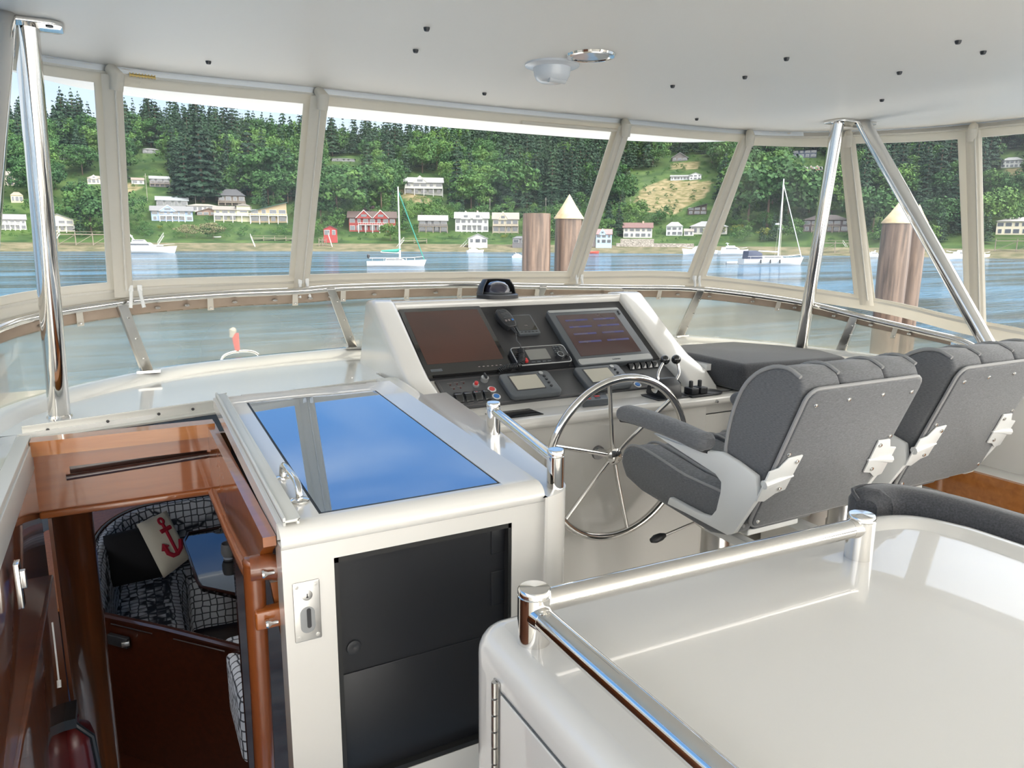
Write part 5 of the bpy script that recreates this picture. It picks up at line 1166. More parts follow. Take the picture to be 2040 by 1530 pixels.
house(393, 441, 415, 430, (.22, .15, .12), (.30, .25, .22), 'gable_y', 'small brown cottage with triangular gable beside the cream house', 1, 4, 0, roofh=.5)
house(444, 472, 397, 409, WH, (.5, .5, .48), 'gable_x', 'tiny white house tucked just under the dark hip-roofed one', 1, 3, 0)
house(313, 374, 391, 411, GR, (.33, .37, .40), 'gable_x', 'grey house with pale roof edge behind the blue-grey waterfront house', 1, 4, 0, roofh=.4)
house(300, 338, 351, 367, (.16, .16, .18), (.36, .38, .40), 'gable_x', 'grey house with a veranda standing on stilts on the grassy left slope', 1, 3, 2, roofh=.35, stilts=6)
house(263, 287, 354, 367, WH, (.33, .27, .24), 'gable_x', 'small white garage left of the stilted grey house', 1, 2, 0)
house(285, 317, 295, 306, GR, (.30, .30, .32), 'hip', 'small grey roof peeking from the trees above the grassy slope', 1, 3)
house(88, 146, 427, 462, (.62, .60, .50), (.40, .42, .42), 'gable_y', 'cream waterfront house with white gable and porch near the left strut', 2, 4, 1)
house(-8, 50, 427, 458, WH, (.28, .28, .30), 'gable_x', 'long white two-storey house with balcony at the far left', 2, 6, 1)
house(2, 40, 341, 370, (.55, .50, .40), (.40, .38, .35), 'hip', 'beige hillside house at the far left edge', 2, 3)
house(24, 46, 383, 404, (.55, .48, .28), (.40, .36, .30), 'hip', 'yellowish house half behind the left strut', 1, 3)
house(119, 137, 299, 318, GR, (.25, .25, .28), 'gable_y', 'small grey gabled house high among the left trees', 2, 2)
house(176, 207, 350, 367, (.50, .45, .36), (.36, .33, .30), 'hip', 'tan hipped house against the left window joint', 1, 4, gables=1)
house(694, 791, 421, 462, (.20, .03, .028), (.10, .065, .06), 'gable_x', 'big red craftsman house with brown roof and long white balcony', 2, 7, 1, gables=2, chim=1)
house(645, 673, 450, 472, (.25, .03, .03), (.14, .08, .075), 'gable_y', 'small red boathouse on stilts with a white ramp', 1, 2, 0, stilts=12)
house(833, 893, 429, 462, (.085, .09, .10), (.34, .34, .34), 'gable_x', 'dark grey house with a wide deck next to the white dormer house', 2, 4, 2)
house(805, 884, 353, 388, (.42, .42, .40), (.42, .43, .45), 'gable_x', 'large pale grey house with white balcony alone halfway up the hill', 2, 5, 1, gables=1, tower=0)
house(660, 708, 314, 322, GR, (.38, .42, .38), 'hip', 'grey-green roof hidden in the trees near the second window joint', 1, 4)
house(905, 975, 423, 462, (.48, .49, .50), (.36, .38, .37), 'gable_x', 'large white waterfront house with dormers and a pillared porch', 2, 6, 1, gables=2, chim=1)
house(980, 1034, 424, 464, (.36, .33, .27), (.34, .31, .28), 'gable_x', 'tan-grey two-storey house left of the flat-topped piling', 2, 4, 2, gables=1)
house(932, 972, 466, 486, (.48, .49, .49), (.40, .42, .42), 'gable_y', 'white boathouse on stilts over the beach', 1, 3, 0, stilts=8, roofh=.45)
house(1020, 1050, 471, 486, (.10, .10, .11), (.14, .15, .17), 'hip', 'low dark boathouse just left of the flat-topped piling', 1, 2, 0, stilts=8)
house(1186, 1219, 457, 486, (.30, .42, .58), (.42, .25, .26), 'gable_x', 'light blue waterfront house with a dusty pink roof on stilts', 2, 3, 0, stilts=8, gables=1)
house(1160, 1187, 467, 484, (.26, .22, .21), (.25, .22, .22), 'gable_x', 'low brown house beside the light blue one', 1, 2, 0, stilts=8)
house(1240, 1300, 444, 474, (.50, .49, .46), (.20, .11, .105), 'gable_x', 'white two-storey house with a faded red tile roof on a stone wall', 2, 5, 0, chim=1)
house(1326, 1360, 443, 470, (.42, .45, .47), (.36, .39, .39), 'hip', 'narrow white tower house with a tall window band', 2, 3, 0)
house(1362, 1382, 456, 470, (.5, .5, .5), (.36, .34, .32), 'gable_x', 'low grey house wing beside the white tower house', 1, 2)
house(1374, 1449, 441, 467, (.40, .40, .38), (.34, .35, .37), 'hip', 'wide white bungalow with pale roof behind the slanting window joint', 1, 5, 0, roofh=.42)
house(1369, 1408, 406, 428, (.055, .045, .04), (.07, .065, .065), 'shed', 'dark brown hillside house with three small bright windows', 2, 3, 0)
house(1335, 1374, 348, 359, (.55, .60, .64), (.30, .32, .33), 'gable_x', 'long low white house at the top of the tan slope', 1, 6)
house(1373, 1397, 344, 358, (.66, .70, .72), (.50, .54, .55), 'gable_y', 'white two-storey end wing at the top of the tan slope', 2, 3)
house(1338, 1370, 304, 321, (.12, .11, .11), (.40, .42, .44), 'gable_y', 'dark house with white-edged gable among the tall trees', 1, 3, roofh=.6)
house(1578, 1626, 298, 315, (.05, .065, .10), (.05, .06, .08), 'hip', 'navy modern house at the top of the right hillside', 2, 4, roofh=.1)
house(1588, 1640, 332, 352, (.50, .28, .22), (.30, .30, .32), 'gable_x', 'house with three white-edged gables high on the right slope', 1, 6, 1, gables=3)
house(1600, 1688, 428, 462, (.07, .055, .06), (.10, .085, .09), 'hip', 'dark brown waterfront house behind the starboard strut', 2, 6, 2)
house(1996, 2034, 313, 334, (.50, .52, .52), (.36, .38, .40), 'hip', 'white house with grey hipped roof high at the right edge', 2, 5, 0)
house(1988, 2075, 433, 468, (.58, .53, .42), (.42, .42, .42), 'hip', 'cream waterfront house with tall dark windows at the right edge', 2, 6, 0, roofh=.25)
# ---------------------------------------------------------------- trees
def cards(n, size, centers, normals, jit=.6, asp=1.0):
    nm = normals+rng.normal(0, jit, (n, 3)); nm /= np.linalg.norm(nm, axis=1)[:, None]
    t = np.cross(nm, rng.normal(0, 1, (n, 3))); t /= np.linalg.norm(t, axis=1)[:, None]; q = np.cross(nm, t)
    s = size*(.6+.8*rng.random((n, 1)))
    a = centers-t*s-q*s*asp; b = centers+t*s-q*s*asp; c = centers+t*s+q*s*asp; d = centers-t*s+q*s*asp
    return np.stack([a, b, c, d], 1).reshape(-1, 3)
def quads_mesh(name, v, mats, extra=None):
    n = len(v)//4; me = bpy.data.meshes.new(name)
    vv = v; faces = np.arange(n*4)
    ev, ef = extra if extra else ([], [])
    tot = len(vv)+len(ev); me.vertices.add(tot)
    me.vertices.foreach_set('co', np.concatenate([vv, np.array(ev).reshape(-1, 3)]).astype(np.float32).ravel())
    lv = np.concatenate([faces]+[np.array(f)+len(vv) for f in ef]) if len(ef) else faces
    me.loops.add(len(lv)); me.loops.foreach_set('vertex_index', lv.astype(np.int32))
    cnt = np.concatenate([np.full(n, 4), np.array([len(f) for f in ef], dtype=int)]) if len(ef) else np.full(n, 4)
    st_ = np.concatenate([[0], np.cumsum(cnt)[:-1]]); me.polygons.add(len(cnt)); me.polygons.foreach_set('loop_start', st_.astype(np.int32))
    mi = np.concatenate([np.zeros(n), np.ones(len(ef))]).astype(np.int32)
    for m in mats: me.materials.append(m)
    me.polygons.foreach_set('material_index', mi); me.update(); me.validate(); return me
def deciduous(n=900, wide=1.0, clumps=22):     # unit height 1, canopy radius ~ .38*wide
    C = []
    for _ in range(clumps):
        a = rng.random()*2*math.pi; h = .34+.52*rng.random(); rr = .36*wide*math.sqrt(max(.05, 1-((h-.55)/.46)**2))*(.3+.7*rng.random())
        C.append((rr*math.cos(a), rr*math.sin(a), h, .10+.07*rng.random()))
    C = np.array(C); k = rng.integers(0, clumps, n); d = rng.normal(0, 1, (n, 3)); d /= np.linalg.norm(d, axis=1)[:, None]; d[:, 2] = d[:, 2]*.8+.15
    c = C[k, :3]+d*C[k, 3:4]*(.75+.35*rng.random((n, 1)))*[wide, wide, .9]
    return cards(n, .0175 if n > 1500 else .022, c, d, .45)
def conifer(n=900, wid=.19, gap=0):
    h = 1-np.sqrt(rng.random(n))*.90; tier = np.round(h*16)/16+rng.normal(0, .008, n)
    a = rng.random(n)*2*math.pi; prof = (1-tier)**.8*wid*(1+.25*np.sin(a*3+tier*40))
    r = prof*np.sqrt(.15+.85*rng.random(n)); c = np.stack([r*np.cos(a), r*np.sin(a), np.maximum(tier-r*.35, .08)], 1)
    d = np.stack([np.cos(a)*.7, np.sin(a)*.7, np.full(n, .75)], 1)
    return cards(n, .0145 if n > 1500 else .019, c, d, .35, .7)
def trunk(h=.5, r=.018):
    b = B(); b.tube([(0, 0, -.1), (0, 0, h)], [r, r*.5], 6); return b.v, b.f
PROT = {'conifer': [], 'broad': []}
for k in range(4): PROT['conifer'].append(quads_mesh('conifer', conifer(2300, .17+.03*k), [LEAFC, BARK], trunk(.8)))
for k in range(5): PROT['broad'].append(quads_mesh('broadleaf', deciduous(2300, .9+.12*k, 18+3*k), [LEAFD, BARK], trunk(.5, .02)))
GOLD = quads_mesh('golden_shrub', deciduous(500, 1.3, 12), [LEAFY, BARK], trunk(.3)); STRW = quads_mesh('straw_shrub', deciduous(900, 1.6, 20), [LEAFT, BARK], trunk(.3)); PLUM = quads_mesh('plum_shrub', deciduous(600, 1.2, 14), [LEAFP, BARK], trunk(.3))
BUSH = quads_mesh('bush', deciduous(420, 1.5, 10), [LEAFD, BARK], trunk(.3))
cand = []
phis_ = (R(-12), R(68))
tries = 0
occ = {}
while len(cand) < 3600 and tries < 60000:
    tries += 1
    ph = phis_[0]+(phis_[1]-phis_[0])*random.random(); r = 342+(620-342)*random.random()**.85
    cell = (int(ph*r/6.6), int(r/9))
    if cell in occ: continue
    z = hgt(r, ph); P = Vector((r*math.sin(ph), r*math.cos(ph), z)); x, y = proj(P)
    s = FPX/P.dot(FWD)
    pc = .28
    if y < 330: pc = .55
    if y < 285: pc = .92
    if 990 < x < 1235 and y < 425: pc = .85
    if 340 < x < 460 and y < 400: pc = .85
    if 1700 < x < 1960: pc = .75
    if 1235 < x < 1290 and y < 380: pc = .4
    con = random.random() < pc; big = r > 400
    h = (random.uniform(19, 31) if big else random.uniform(10, 17)) if con else (random.uniform(13, 20) if big else random.uniform(5, 10.5))
    if y < 262: h *= 1.1
    w = h*(.20 if con else .42)
    if any(inpoly(x, y, Q) for Q in GRSP):
        if random.random() < .93: continue
        con = False; h = random.uniform(2, 3.5); w = h*.5
    if any(X0-w*s*.8 < x < X1+w*s*.8 and y > Y0 and y-h*s < Y1-4 and r < RR+14 for X0, X1, Y0, Y1, RR in HR):
        if random.random() < .5: continue
        h = random.uniform(1.6, 2.6); con = False; w = h*.5
        if any(X0-w*s < x < X1+w*s and y > Y0 and y-h*s < Y1-9 and r < RR+14 for X0, X1, Y0, Y1, RR in HR): continue
    vis = -60 < x < 2100
    top = y-h*s
    occ[cell] = 1
    cand.append((h*s*(1 if vis else .2), P, h, con, x, y, r))
cand.sort(key=lambda c: -c[0])
nC = nD = 0; rest = []
for sz, P, h, con, x, y, r in cand:
    kind = 'conifer' if con else 'broad'
    if con and nC < 190: nC += 1
    elif not con and h > 3.6 and nD < 230: nD += 1
    else: rest.append((P, h, con)); continue
    me = random.choice(PROT[kind]); o = bpy.data.objects.new('conifer_tree' if con else 'broadleaf_tree', me); COL.objects.link(o)
    o.location = P-Vector((0, 0, .3)); o.scale = (h*random.uniform(.85, 1.15),)*2+(h,); o.rotation_euler = (0, 0, random.random()*6.28)
    zone = 'upper' if y < 330 else 'lower'
    side = 'left' if x < 620 else ('middle' if x < 1230 else 'right')
    if con: tag(o, 'dark green conifer on the %s part of the hillside, %s of the view' % (zone, side), 'tree', 'conifers, %s %s hillside' % (zone, side))
    else: tag(o, 'bright green broadleaf tree on the %s part of the hillside, %s of the view' % (zone, side), 'tree', 'broadleaf trees, %s %s hillside' % (zone, side))
def merge(name, items, n, fn, mats, label, cat_):
    protos = [fn() for _ in range(4)]; vs = []
    for P, h, _ in items:
        v = protos[random.randrange(4)]; a = random.random()*6.28; ca_, sa_ = math.cos(a), math.sin(a)
        M = np.array([[ca_, -sa_, 0], [sa_, ca_, 0], [0, 0, 1]])*h; vs.append(v @ M.T+np.array(P))
    me = quads_mesh(name, np.concatenate(vs), mats); o = bpy.data.objects.new(name, me); COL.objects.link(o); tag(o, label, cat_, kind='stuff'); return o
rc = [q for q in rest if q[2]]; rb = [q for q in rest if not q[2]]
if rc: merge('distant_conifers', rc, 0, lambda: conifer(420), [LEAFC], 'mass of smaller dark conifers filling the hillside', 'trees')
if rb: merge('undergrowth', rb, 0, lambda: deciduous(420, 1.2, 12), [LEAFD], 'mass of smaller green trees and bushes filling the hillside', 'trees')
def shrub(px, py, hpx, me, name, lab, grp=None):
    P, r, ph = gp_at(px, py); h = hpx*P.dot(FWD)/FPX; o = bpy.data.objects.new(name, me); COL.objects.link(o); o.location = P-Vector((0, 0, .2)); o.scale = (h*1.2, h*1.2, h); o.rotation_euler = (0, 0, px); tag(o, lab, 'shrub', grp)
shrub(372, 474, 30, STRW, 'shrub', 'straw-coloured blossoming shrub on the left shore, left one'); shrub(425, 476, 36, STRW, 'shrub', 'straw-coloured blossoming shrub on the left shore, right one')
shrub(318, 460, 12, GOLD, 'shrub', 'low yellow shrub below the blue-grey waterfront house')
shrub(1310, 448, 16, PLUM, 'shrub', 'dark plum-coloured shrub above the white tile-roofed house'); shrub(735, 440, 30, PLUM, 'shrub', 'dark plum-coloured tree behind the red craftsman house')
for px, py, hp, w_ in ((1408, 474, 20, 'behind the slanting window joint'), (1432, 472, 22, 'left of the rightmost trawler'), (1518, 480, 28, 'behind the mast of the right sailboat'), (1470, 468, 22, 'above the rightmost trawler'), (1005, 478, 12, 'left of the low dark boathouse'), (1012, 462, 14, 'right of the tan-grey two-storey house')):
    shrub(px, py, hp, GOLD, 'shrub', 'golden-green shrub on the shore '+w_)
# single trees that stand out on the lower slopes
def tree_at(px, py, hpx, kind, lab):
    P, r, ph = gp_at(px, py); h = hpx*P.dot(FWD)/FPX; me = PROT[kind][int(px) % len(PROT[kind])]
    o = bpy.data.objects.new('conifer_tree' if kind == 'conifer' else 'broadleaf_tree', me); COL.objects.link(o); o.location = P-Vector((0, 0, .3)); w = 1.25 if kind == 'conifer' else 1.15
    o.scale = (h*w, h*w, h); o.rotation_euler = (0, 0, px*.7); tag(o, lab, 'tree')
for a_ in ((182, 463, 92, 'broad', 'tall soft green tree on the shore just right of the cream gabled house'), (212, 464, 100, 'broad', 'tall soft green tree on the shore against the left window joint'), (160, 428, 66, 'broad', 'round green tree behind the cream gabled waterfront house'),
    (372, 402, 128, 'conifer', 'big fir at the left edge of the tall dark group on the left slope'), (405, 403, 168, 'conifer', 'tallest broad fir in the dark group behind the long low white house'), (432, 400, 120, 'conifer', 'big fir left of the dark hip-roofed house'), (500, 392, 150, 'conifer', 'big fir right of the dark hip-roofed house'), (520, 400, 105, 'broad', 'bushy green tree above the green-roofed house'), (560, 402, 100, 'broad', 'bushy green tree right of the green-roofed house'),
    (640, 446, 95, 'broad', 'big round tree above the red boathouse'), (672, 442, 112, 'broad', 'largest round tree left of the red craftsman house'), (715, 418, 90, 'broad', 'bushy tree directly behind the red craftsman house'), (760, 416, 70, 'broad', 'bushy tree behind the mast of the sailboat with green cover'), (778, 480, 36, 'broad', 'small round tree at the water below the red craftsman house'),
    (1000, 408, 70, 'broad', 'bright tree rising above the tan-grey two-storey house'), (1028, 412, 95, 'broad', 'tall bright green tree left of the cone-topped piling'), (1212, 455, 62, 'conifer', 'rounded dense evergreen above the light blue house'), (1232, 470, 66, 'conifer', 'dense evergreen between the light blue and the tile-roofed houses'), (1268, 440, 42, 'broad', 'round tree left of the long dark hedge'),
    (1490, 445, 130, 'broad', 'large round tree left of the sloop mast'), (1528, 452, 138, 'broad', 'largest round tree behind the sloop mast'), (1568, 450, 120, 'broad', 'large round tree right of the sloop mast'), (1480, 380, 80, 'broad', 'round tree high against the slanting window joint'), (1612, 424, 92, 'broad', 'tree above the dark brown waterfront house'), (1656, 426, 84, 'broad', 'tree behind the starboard strut above the dark brown house'),
    (1738, 468, 96, 'broad', 'bright tree just left of the right pilings'), (1720, 440, 110, 'conifer', 'dark conifer beside the starboard window joint'), (1968, 462, 88, 'broad', 'bright green tree left of the cream house at the right edge'), (1872, 466, 80, 'broad', 'green tree between the right pilings and the last window joint'), (1900, 440, 120, 'conifer', 'dark conifer at the last window joint')):
    tree_at(*a_)
# bushes strung along the bank
bs_ = []
for k in range(520):
    px = random.uniform(-40, 2090); py = random.uniform(446, 477); 
    if any(X0-4 < px < X1+4 and Y0 < py and py-12 < Y1-6 for X0, X1, Y0, Y1, RR in HR): continue
    P, r, ph = gp_at(px, py); bs_.append((P, random.uniform(1.4, 3.4), False))
merge('bank_bushes', bs_, 0, lambda: deciduous(300, 1.6, 10), [LEAFD], 'low green bushes strung along the top of the beach', 'bushes')
# hedges and stone wall
def boxat(px0, px1, py0, py1, dep, name, m_, lab, cat_, kind=None):
    A, r, ph = gp_at((px0+px1)/2, py1); s = A.dot(FWD)/FPX; W_ = (px1-px0)*s; H_ = (py1-py0)*s
    b = B(); Mx = Matrix.Translation(A) @ Matrix.Rotation(-ph, 4, 'Z'); b.box((0, dep/2, H_/2-.3), (W_, dep, H_+.6), Mx); return one(name, b, m_, lab, cat_, kind=kind)
HEDGE = mat('clipped_hedge', (.035, .085, .025), .9, noise=(1.5, (1, 1, 1), (.07, .13, .035), .4, .6), bump=(3, (1, 1, 1), 1, .4))
boxat(1243, 1326, 424, 442, 3, 'hedge', HEDGE, 'long dark clipped hedge above the white tile-roofed house', 'hedge')
boxat(1340, 1410, 434, 444, 3, 'hedge', HEDGE, 'pale green hedge above the white tower house', 'hedge')
boxat(868, 912, 470, 474, 2, 'hedge', HEDGE, 'low clipped hedge left of the white boathouse', 'hedge')
boxat(1425, 1480, 471, 480, 2, 'hedge', HEDGE, 'bright clipped hedge behind the trawlers', 'hedge')
STONE = mat('stone_wall', (.20, .18, .16), .9, noise=(1.2, (1, 1, 2), (.36, .33, .30), .4, .6), bump=(2, (1, 1, 1), 1, .4))
boxat(1236, 1302, 476, 486, 2, 'stone_wall', STONE, 'stone retaining wall under the white tile-roofed house', 'wall')
boxat(1228, 1380, 485, 492, 2.5, 'rock_bank', STONE, 'long rock bank at the top of the beach right of the light blue house', 'rocks')
# utility poles
for px, py, hp, lab in ((294, 400, 52, 'on the grassy left slope'), (390, 408, 20, 'below the tall firs'), (840, 428, 30, 'behind the dark grey house'), (1087, 428, 33, 'between the two pilings'), (976, 430, 34, 'above the tan-grey house'), (1255, 425, 28, 'left of the tan slope')):
    P, r, ph = gp_at(px, py); h = hp*P.dot(FWD)/FPX; b = B(); b.tube([P-Vector((0, 0, 1)), P+Vector((0, 0, h))], .11, 8); b.box(P+Vector((0, 0, h*.9)), (1.6, .12, .12)); one('utility_pole', b, cm('pole_grey', (.24, .22, .20)), 'thin utility pole '+lab, 'pole')
# ---------------------------------------------------------------- boats
HULL = cm('boat_white', (.60, .62, .64), .3, coat=.6); NAVY = cm('boat_navy', (.03, .04, .08), .7); GREEN = cm('sail_cover_green', (.02, .20, .16), .7)
def wpt(px, py): d = ray(px, py); k = (ZW-EYE)/d.z; return CAMP+d*k
def hullmesh(Lh, beam, fb, sheer=.35, tran=.8):
    b = B(); rows = []
    for i in range(15):
        u = i/14; x = -Lh/2+Lh*u; w = beam/2*(1-max(0, (u-.45)/.55)**2.2)*(tran+(1-tran)*min(1, u/.3)); h = fb*(1+sheer*(u**2)); ox = Lh*.06*u**3
        rows.append([Vector((x+ox*zz, s_*w*ww, -.5+(h+.5)*zz)) for s_, ww, zz in ((-1, .95, 1), (-1, 1.0, .85), (-1, .85, .45), (-1, .45, .1), (0, 0, 0), (1, .45, .1), (1, .85, .45), (1, 1, .85), (1, .95, 1))])
    b.sheet(rows); b.add([p for p in rows[0]], [tuple(range(9))])
    for i in range(14): b.add([rows[i][0], rows[i][8], rows[i+1][8], rows[i+1][0]], [(0, 1, 2, 3)])
    return b
def boat(px0, px1, py, name, lab, heading=0, fb=.11, group=None, beamf=.27):   # bow towards +x of the image
    A, C = wpt(px0, py), wpt(px1, py); c = (A+C)/2; Lh = (C-A).length*1.0; d = C-A; rz = math.atan2(d.y, d.x)+heading
    t = thing(name, lab, 'boat', (c.x, c.y, ZW), rz=rz, group=group)
    obj('hull', hullmesh(Lh, Lh*beamf, Lh*fb), HULL, t, local=True, sm=60); return t, Lh
def cabin(t, x0, x1, w, z0, z1, rake=.4, win=True, nm='cabin'):
    b = B(); b.prism([(x0, z0), (x1, z0), (x1-(z1-z0)*rake*1.6, z1), (x0+(z1-z0)*rake*.4, z1)], -w/2, w/2, lambda p, q, s: (p, s, q)); o = obj(nm, b, HULL, t, local=True, bev=.06)
    if win:
        zm = z0+(z1-z0)*.45; hh_ = (z1-z0)*.34
        for y in (-w/2-.02, w/2+.02):
            b = B(); b.prism([(x0+(z1-z0)*.5, zm), (x1-(z1-z0)*rake*1.6, zm), (x1-(z1-z0)*rake*1.9, zm+hh_), (x0+(z1-z0)*.5, zm+hh_)], y-.03, y+.03, lambda p, q, s: (p, s, q)); obj('cabin_window', b, WIN, o, local=True)
    return o
def sailboat(px0, px1, py, mastx, ytop, lab, cover, bowr=True, extra=None):
    t, Lh = boat(px0, px1, py, 'sailboat', lab, 0 if bowr else 0, fb=.085, beamf=.25)
    c = t.location; s = (c-CAMP).dot(FWD)/FPX; mx_ = (mastx-(px0+px1)/2)*s; mh = (py-ytop)*s*1.02; f = Lh*.085
    cabin(t, -Lh*.18, Lh*.20, Lh*.15, f, f+Lh*.045, .9)
    b = B(); b.tube([(mx_, 0, f), (mx_-.1, 0, mh)], [.17, .13], 10); obj('mast', b, HULL, t, local=True)
    b = B(); b.tube([(mx_, 0, f+1.6), (mx_-Lh*.34, 0, f+1.8)], .12, 8); obj('boom', b, HULL, t, local=True)
    if cover: b = B(); b.tube([(mx_+.15, 0, f+2.4), (mx_-.6, 0, f+2.0), (mx_-Lh*.33, 0, f+1.95)], [.16, .36, .16], 8); obj('sail_cover', b, cover, t, local=True)
    b = B(); b.tube([(Lh*.52, 0, f*1.35), (mx_, 0, mh*.93)], .10, 6); obj('furled_headsail', b, cover if cover else HULL, t, local=True)
    for q in ((mx_-.2, 1.2, f), (mx_-.2, -1.2, f)): b = B(); b.tube([q, (mx_, 0, mh*.97)], .018, 4); obj('stay', b, STEELB, t, local=True)
    b = B(); b.box((mx_, 0, mh*.42), (.08, 2.2, .08)); obj('spreader', b, HULL, t, local=True)
    for s_ in (-1, 1):
        b = B(); b.tube([(Lh*.50, s_*.2, f*1.35+.6), (Lh*.30, s_*Lh*.08, f+.7), (-Lh*.45, s_*Lh*.10, f+.6)], .03, 6)
        for u in (-.4, -.2, 0, .2, .35): b.tube([(Lh*u, s_*Lh*.10, f), (Lh*u, s_*Lh*.10, f+.62)], .025, 5)
        obj('guard_rail', b, STEELB, t, local=True)
    return t, Lh, s, f
t, Lh, s, f = sailboat(731, 843, 530, 797, 380, 'white sailboat with green sail cover anchored in the middle of the harbour', GREEN)
b = B(); b.lathe([(.1, 0), (.28, .3), (.28, .7), (.1, .9)], 10, Matrix.Translation((-Lh*.47, .3, f+.5))); obj('outboard_cover', b, BLACKP, t, local=True)
t, Lh, s, f = sailboat(1476, 1593, 527, 1550, 365, 'white sloop with navy cockpit canopy and three dark fenders, on the right', None)
b = B(); b.prism([(-Lh*.44, f), (-Lh*.20, f), (-Lh*.20, f+1.3), (-Lh*.30, f+1.9), (-Lh*.43, f+1.8)], -1.3, 1.3, lambda p, q, s_: (p, s_, q)); obj('canopy', b, NAVY, t, local=True, bev=.1)
for u in (-.24, -.08, .08): b = B(); b.tube([(Lh*u, -Lh*.128, .35), (Lh*u, -Lh*.128, 1.2)], .16, 8); obj('fender', b, BLACKP, t, local=True)
b = B(); b.lathe([(0, -.2), (.45, -.15), (.45, .15), (0, .2)], 12, Matrix.Translation((.9, 0, (527-448)*s))); obj('radar', b, HULL, t, local=True)
def motor(px0, px1, py, lab, fb=.12, fly=True, grp=None, flip=False):
    t, Lh = boat(px0, px1, py, 'motor_yacht', lab, math.pi if flip else 0, fb=fb, group=grp); f = Lh*fb
    cabin(t, -Lh*.38, Lh*.22, Lh*.20, f, f+Lh*.10, .8); cabin(t, -Lh*.22, Lh*.04, Lh*.16, f+Lh*.10, f+Lh*.15, .5, nm='flybridge')
    if fly: b = B(); b.tube([(-Lh*.18, 0, f+Lh*.14), (-Lh*.24, 0, f+Lh*.24)], Lh*.014, 6); b.box((-Lh*.22, 0, f+Lh*.22), (Lh*.03, Lh*.14, Lh*.015)); obj('radar_arch', b, HULL, t, local=True)
    b = B(); b.tube([(Lh*.52, 0, f*1.35+.7), (Lh*.25, Lh*.1, f+.8)], .04, 6); b.tube([(Lh*.52, 0, f*1.35+.7), (Lh*.25, -Lh*.1, f+.8)], .04, 6); obj('bow_rail', b, STEELB, t, local=True)
    return t, Lh
motor(232, 347, 504, 'sleek white motor yacht on the left, bow to the right', .10)
motor(488, 513, 496, 'small white cabin boat at the foot of a gangway', .16)
motor(1362, 1425, 507, 'white trawler yacht partly hidden by the slanting window joint', .12, flip=True)
motor(1432, 1487, 507, 'white trawler yacht left of the sloop', .12)
motor(1722, 1750, 512, 'white cabin cruiser just right of the starboard window joint', .16, flip=True)
motor(1884, 1935, 517, 'white motor cruiser behind the rightmost window joint', .15, flip=True)
motor(1938, 1970, 514, 'white boat with a round radar just right of the last window joint', .15)
motor(1020, 1046, 514, 'white boat peeking out from behind the flat-topped piling', .16)
motor(930, 962, 503, 'small white runabout under a canopy below the white boathouse', .12, fly=False)
motor(45, 60, 494, 'little white boat at the far left shore', .16, fly=False)
for px0, px1, py, m_, lab in ((1162, 1192, 505, cm('boat_red', (.35, .06, .04), .5), 'dark red rowing boat on the beach by the light blue house'), (1447, 1468, 524, HULL, 'small white inflatable tender left of the sloop'), (1645, 1662, 508, cm('boat_teal', (.35, .5, .5), .5), 'pale teal skiff by the pier behind the starboard strut'), (426, 440, 473, HULL, 'upturned white dinghy on the left bank')):
    A, C = wpt(px0, py) if py > 490 else gp_at(px0, py)[0], wpt(px1, py) if py > 490 else gp_at(px1, py)[0]
    c = (A+C)/2; Lh = (C-A).length; t = thing('dinghy', lab, 'boat', c, rz=math.atan2(C.y-A.y, C.x-A.x)); obj('hull', hullmesh(Lh, Lh*.35, Lh*.12), m_, t, local=True)
# ---------------------------------------------------------------- piers and gangways
def pier(px0, px1, py, lab, dep=2.2, hpx=14):
    A, r, ph = gp_at((px0+px1)/2, py+hpx); s = A.dot(FWD)/FPX; W_ = (px1-px0)*s; H_ = hpx*s; t = thing('pier', lab, 'pier', A, rz=-ph)
    b = B(); b.span(-W_/2, W_/2, 0, dep, H_-.25, H_); obj('deck', b, WOODG, t, local=True)
    n = max(3, int(W_/3.5))
    for i in range(n):
        x = -W_/2+W_*i/(n-1); b = B(); b.tube([(x, .3, -1.5), (x, .3, H_+.6)], .16, 6); obj('pile', b, WOODG, t, local=True)
        if i < n-1: b = B(); b.tube([(x, .3, .3), (x+W_/(n-1), .3, H_-.3)], .09, 5); obj('brace', b, WOODG, t, local=True)
    b = B(); b.span(-W_/2, W_/2, 0, .1, H_+.8, H_+.9); obj('handrail', b, WOODG, t, local=True)
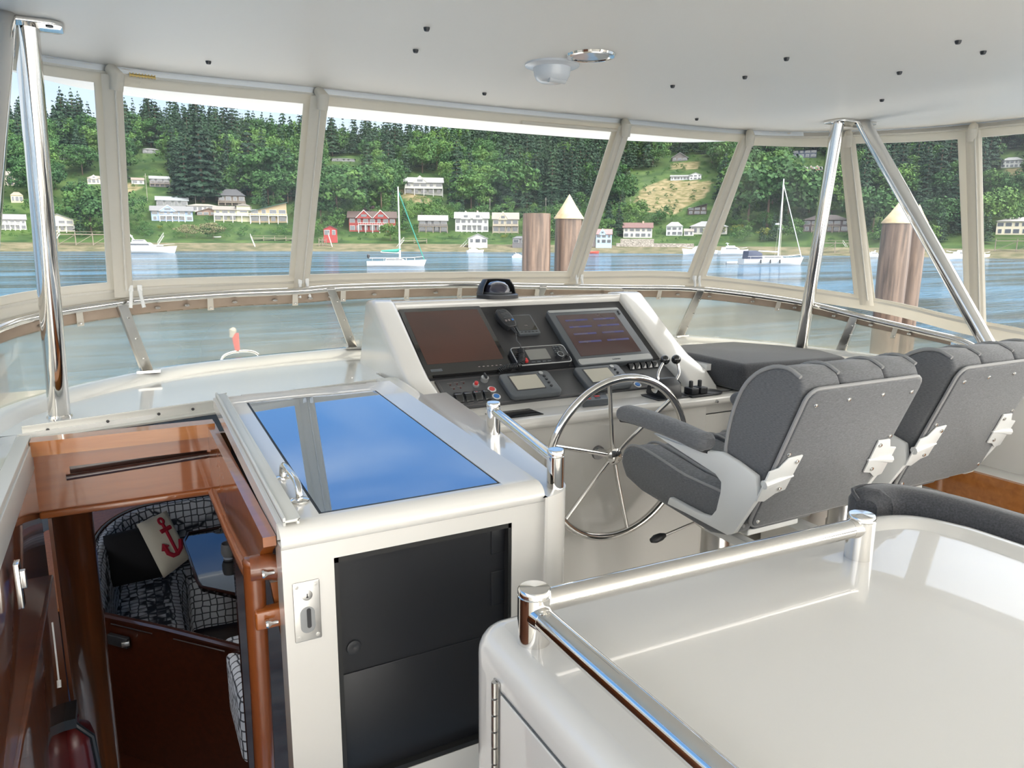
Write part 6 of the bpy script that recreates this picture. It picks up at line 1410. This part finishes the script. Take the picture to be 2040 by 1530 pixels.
def gangway(px0, py0, px1, py1, lab):
    A = gp_at(px0, 492)[0]; s = A.dot(FWD)/FPX; ph = math.atan2(A.x, A.y)
    hor = Vector((math.cos(ph), -math.sin(ph), 0)); P0 = A+Vector((0, 0, (492-py0)*s)); P1 = A+hor*(px1-px0)*s+Vector((0, 0, (492-py1)*s))
    t = thing('gangway', lab, 'gangway', P1); back = Vector((math.sin(ph), math.cos(ph), 0))*1.4
    b = B(); b.sheet([[P0, P1], [P0+back, P1+back]], .2); obj('walkway', b, TRIMW, t)
    for q in (Vector((0, 0, 0)), back):
        b = B(); b.tube([P0+q+Vector((0, 0, 1.1)), P1+q+Vector((0, 0, 1.1))], .07, 5)
        for k in range(7): w = P0.lerp(P1, k/6)+q; b.tube([w, w+Vector((0, 0, 1.1))], .05, 5)
        obj('railing', b, TRIMW, t)
    b = B(); b.box(P1+Vector((0, 0, -.2)), (3.6, 2.4, .5)); obj('float', b, cm('float_grey', (.5, .5, .48)), t)
pier(124, 214, 467, 'long timber pier on braced piles behind the left window joint', hpx=22)
gangway(122, 466, 104, 490, 'white gangway sloping left down from the timber pier'); gangway(328, 470, 316, 488, 'narrow white gangway behind the motor yacht on the left')
gangway(500, 472, 508, 495, 'steep white gangway beside the small cabin boat'); gangway(655, 470, 662, 496, 'white boat ramp running down from the red boathouse')
gangway(805, 478, 790, 497, 'pale gangway behind the mast of the sailboat with green cover'); gangway(934, 480, 914, 500, 'white gangway left of the white boathouse'); gangway(1038, 482, 1026, 506, 'white gangway against the left edge of the flat-topped piling')
gangway(1678, 484, 1694, 506, 'white gangway sloping right beside the pier at the starboard strut'); gangway(1420, 485, 1432, 503, 'white gangway between the two trawlers')
pier(505, 590, 474, 'low timber pier left of the second window joint', hpx=6); pier(636, 650, 478, 'short grey pier left of the red boathouse', hpx=12); pier(1635, 1690, 484, 'timber pier on braced piles behind the starboard strut', hpx=20); pier(800, 850, 479, 'low pier behind the sailboat with green cover', hpx=6)
pier(1988, 2060, 480, 'dark sloping pier at the right edge below the cream house', hpx=22)
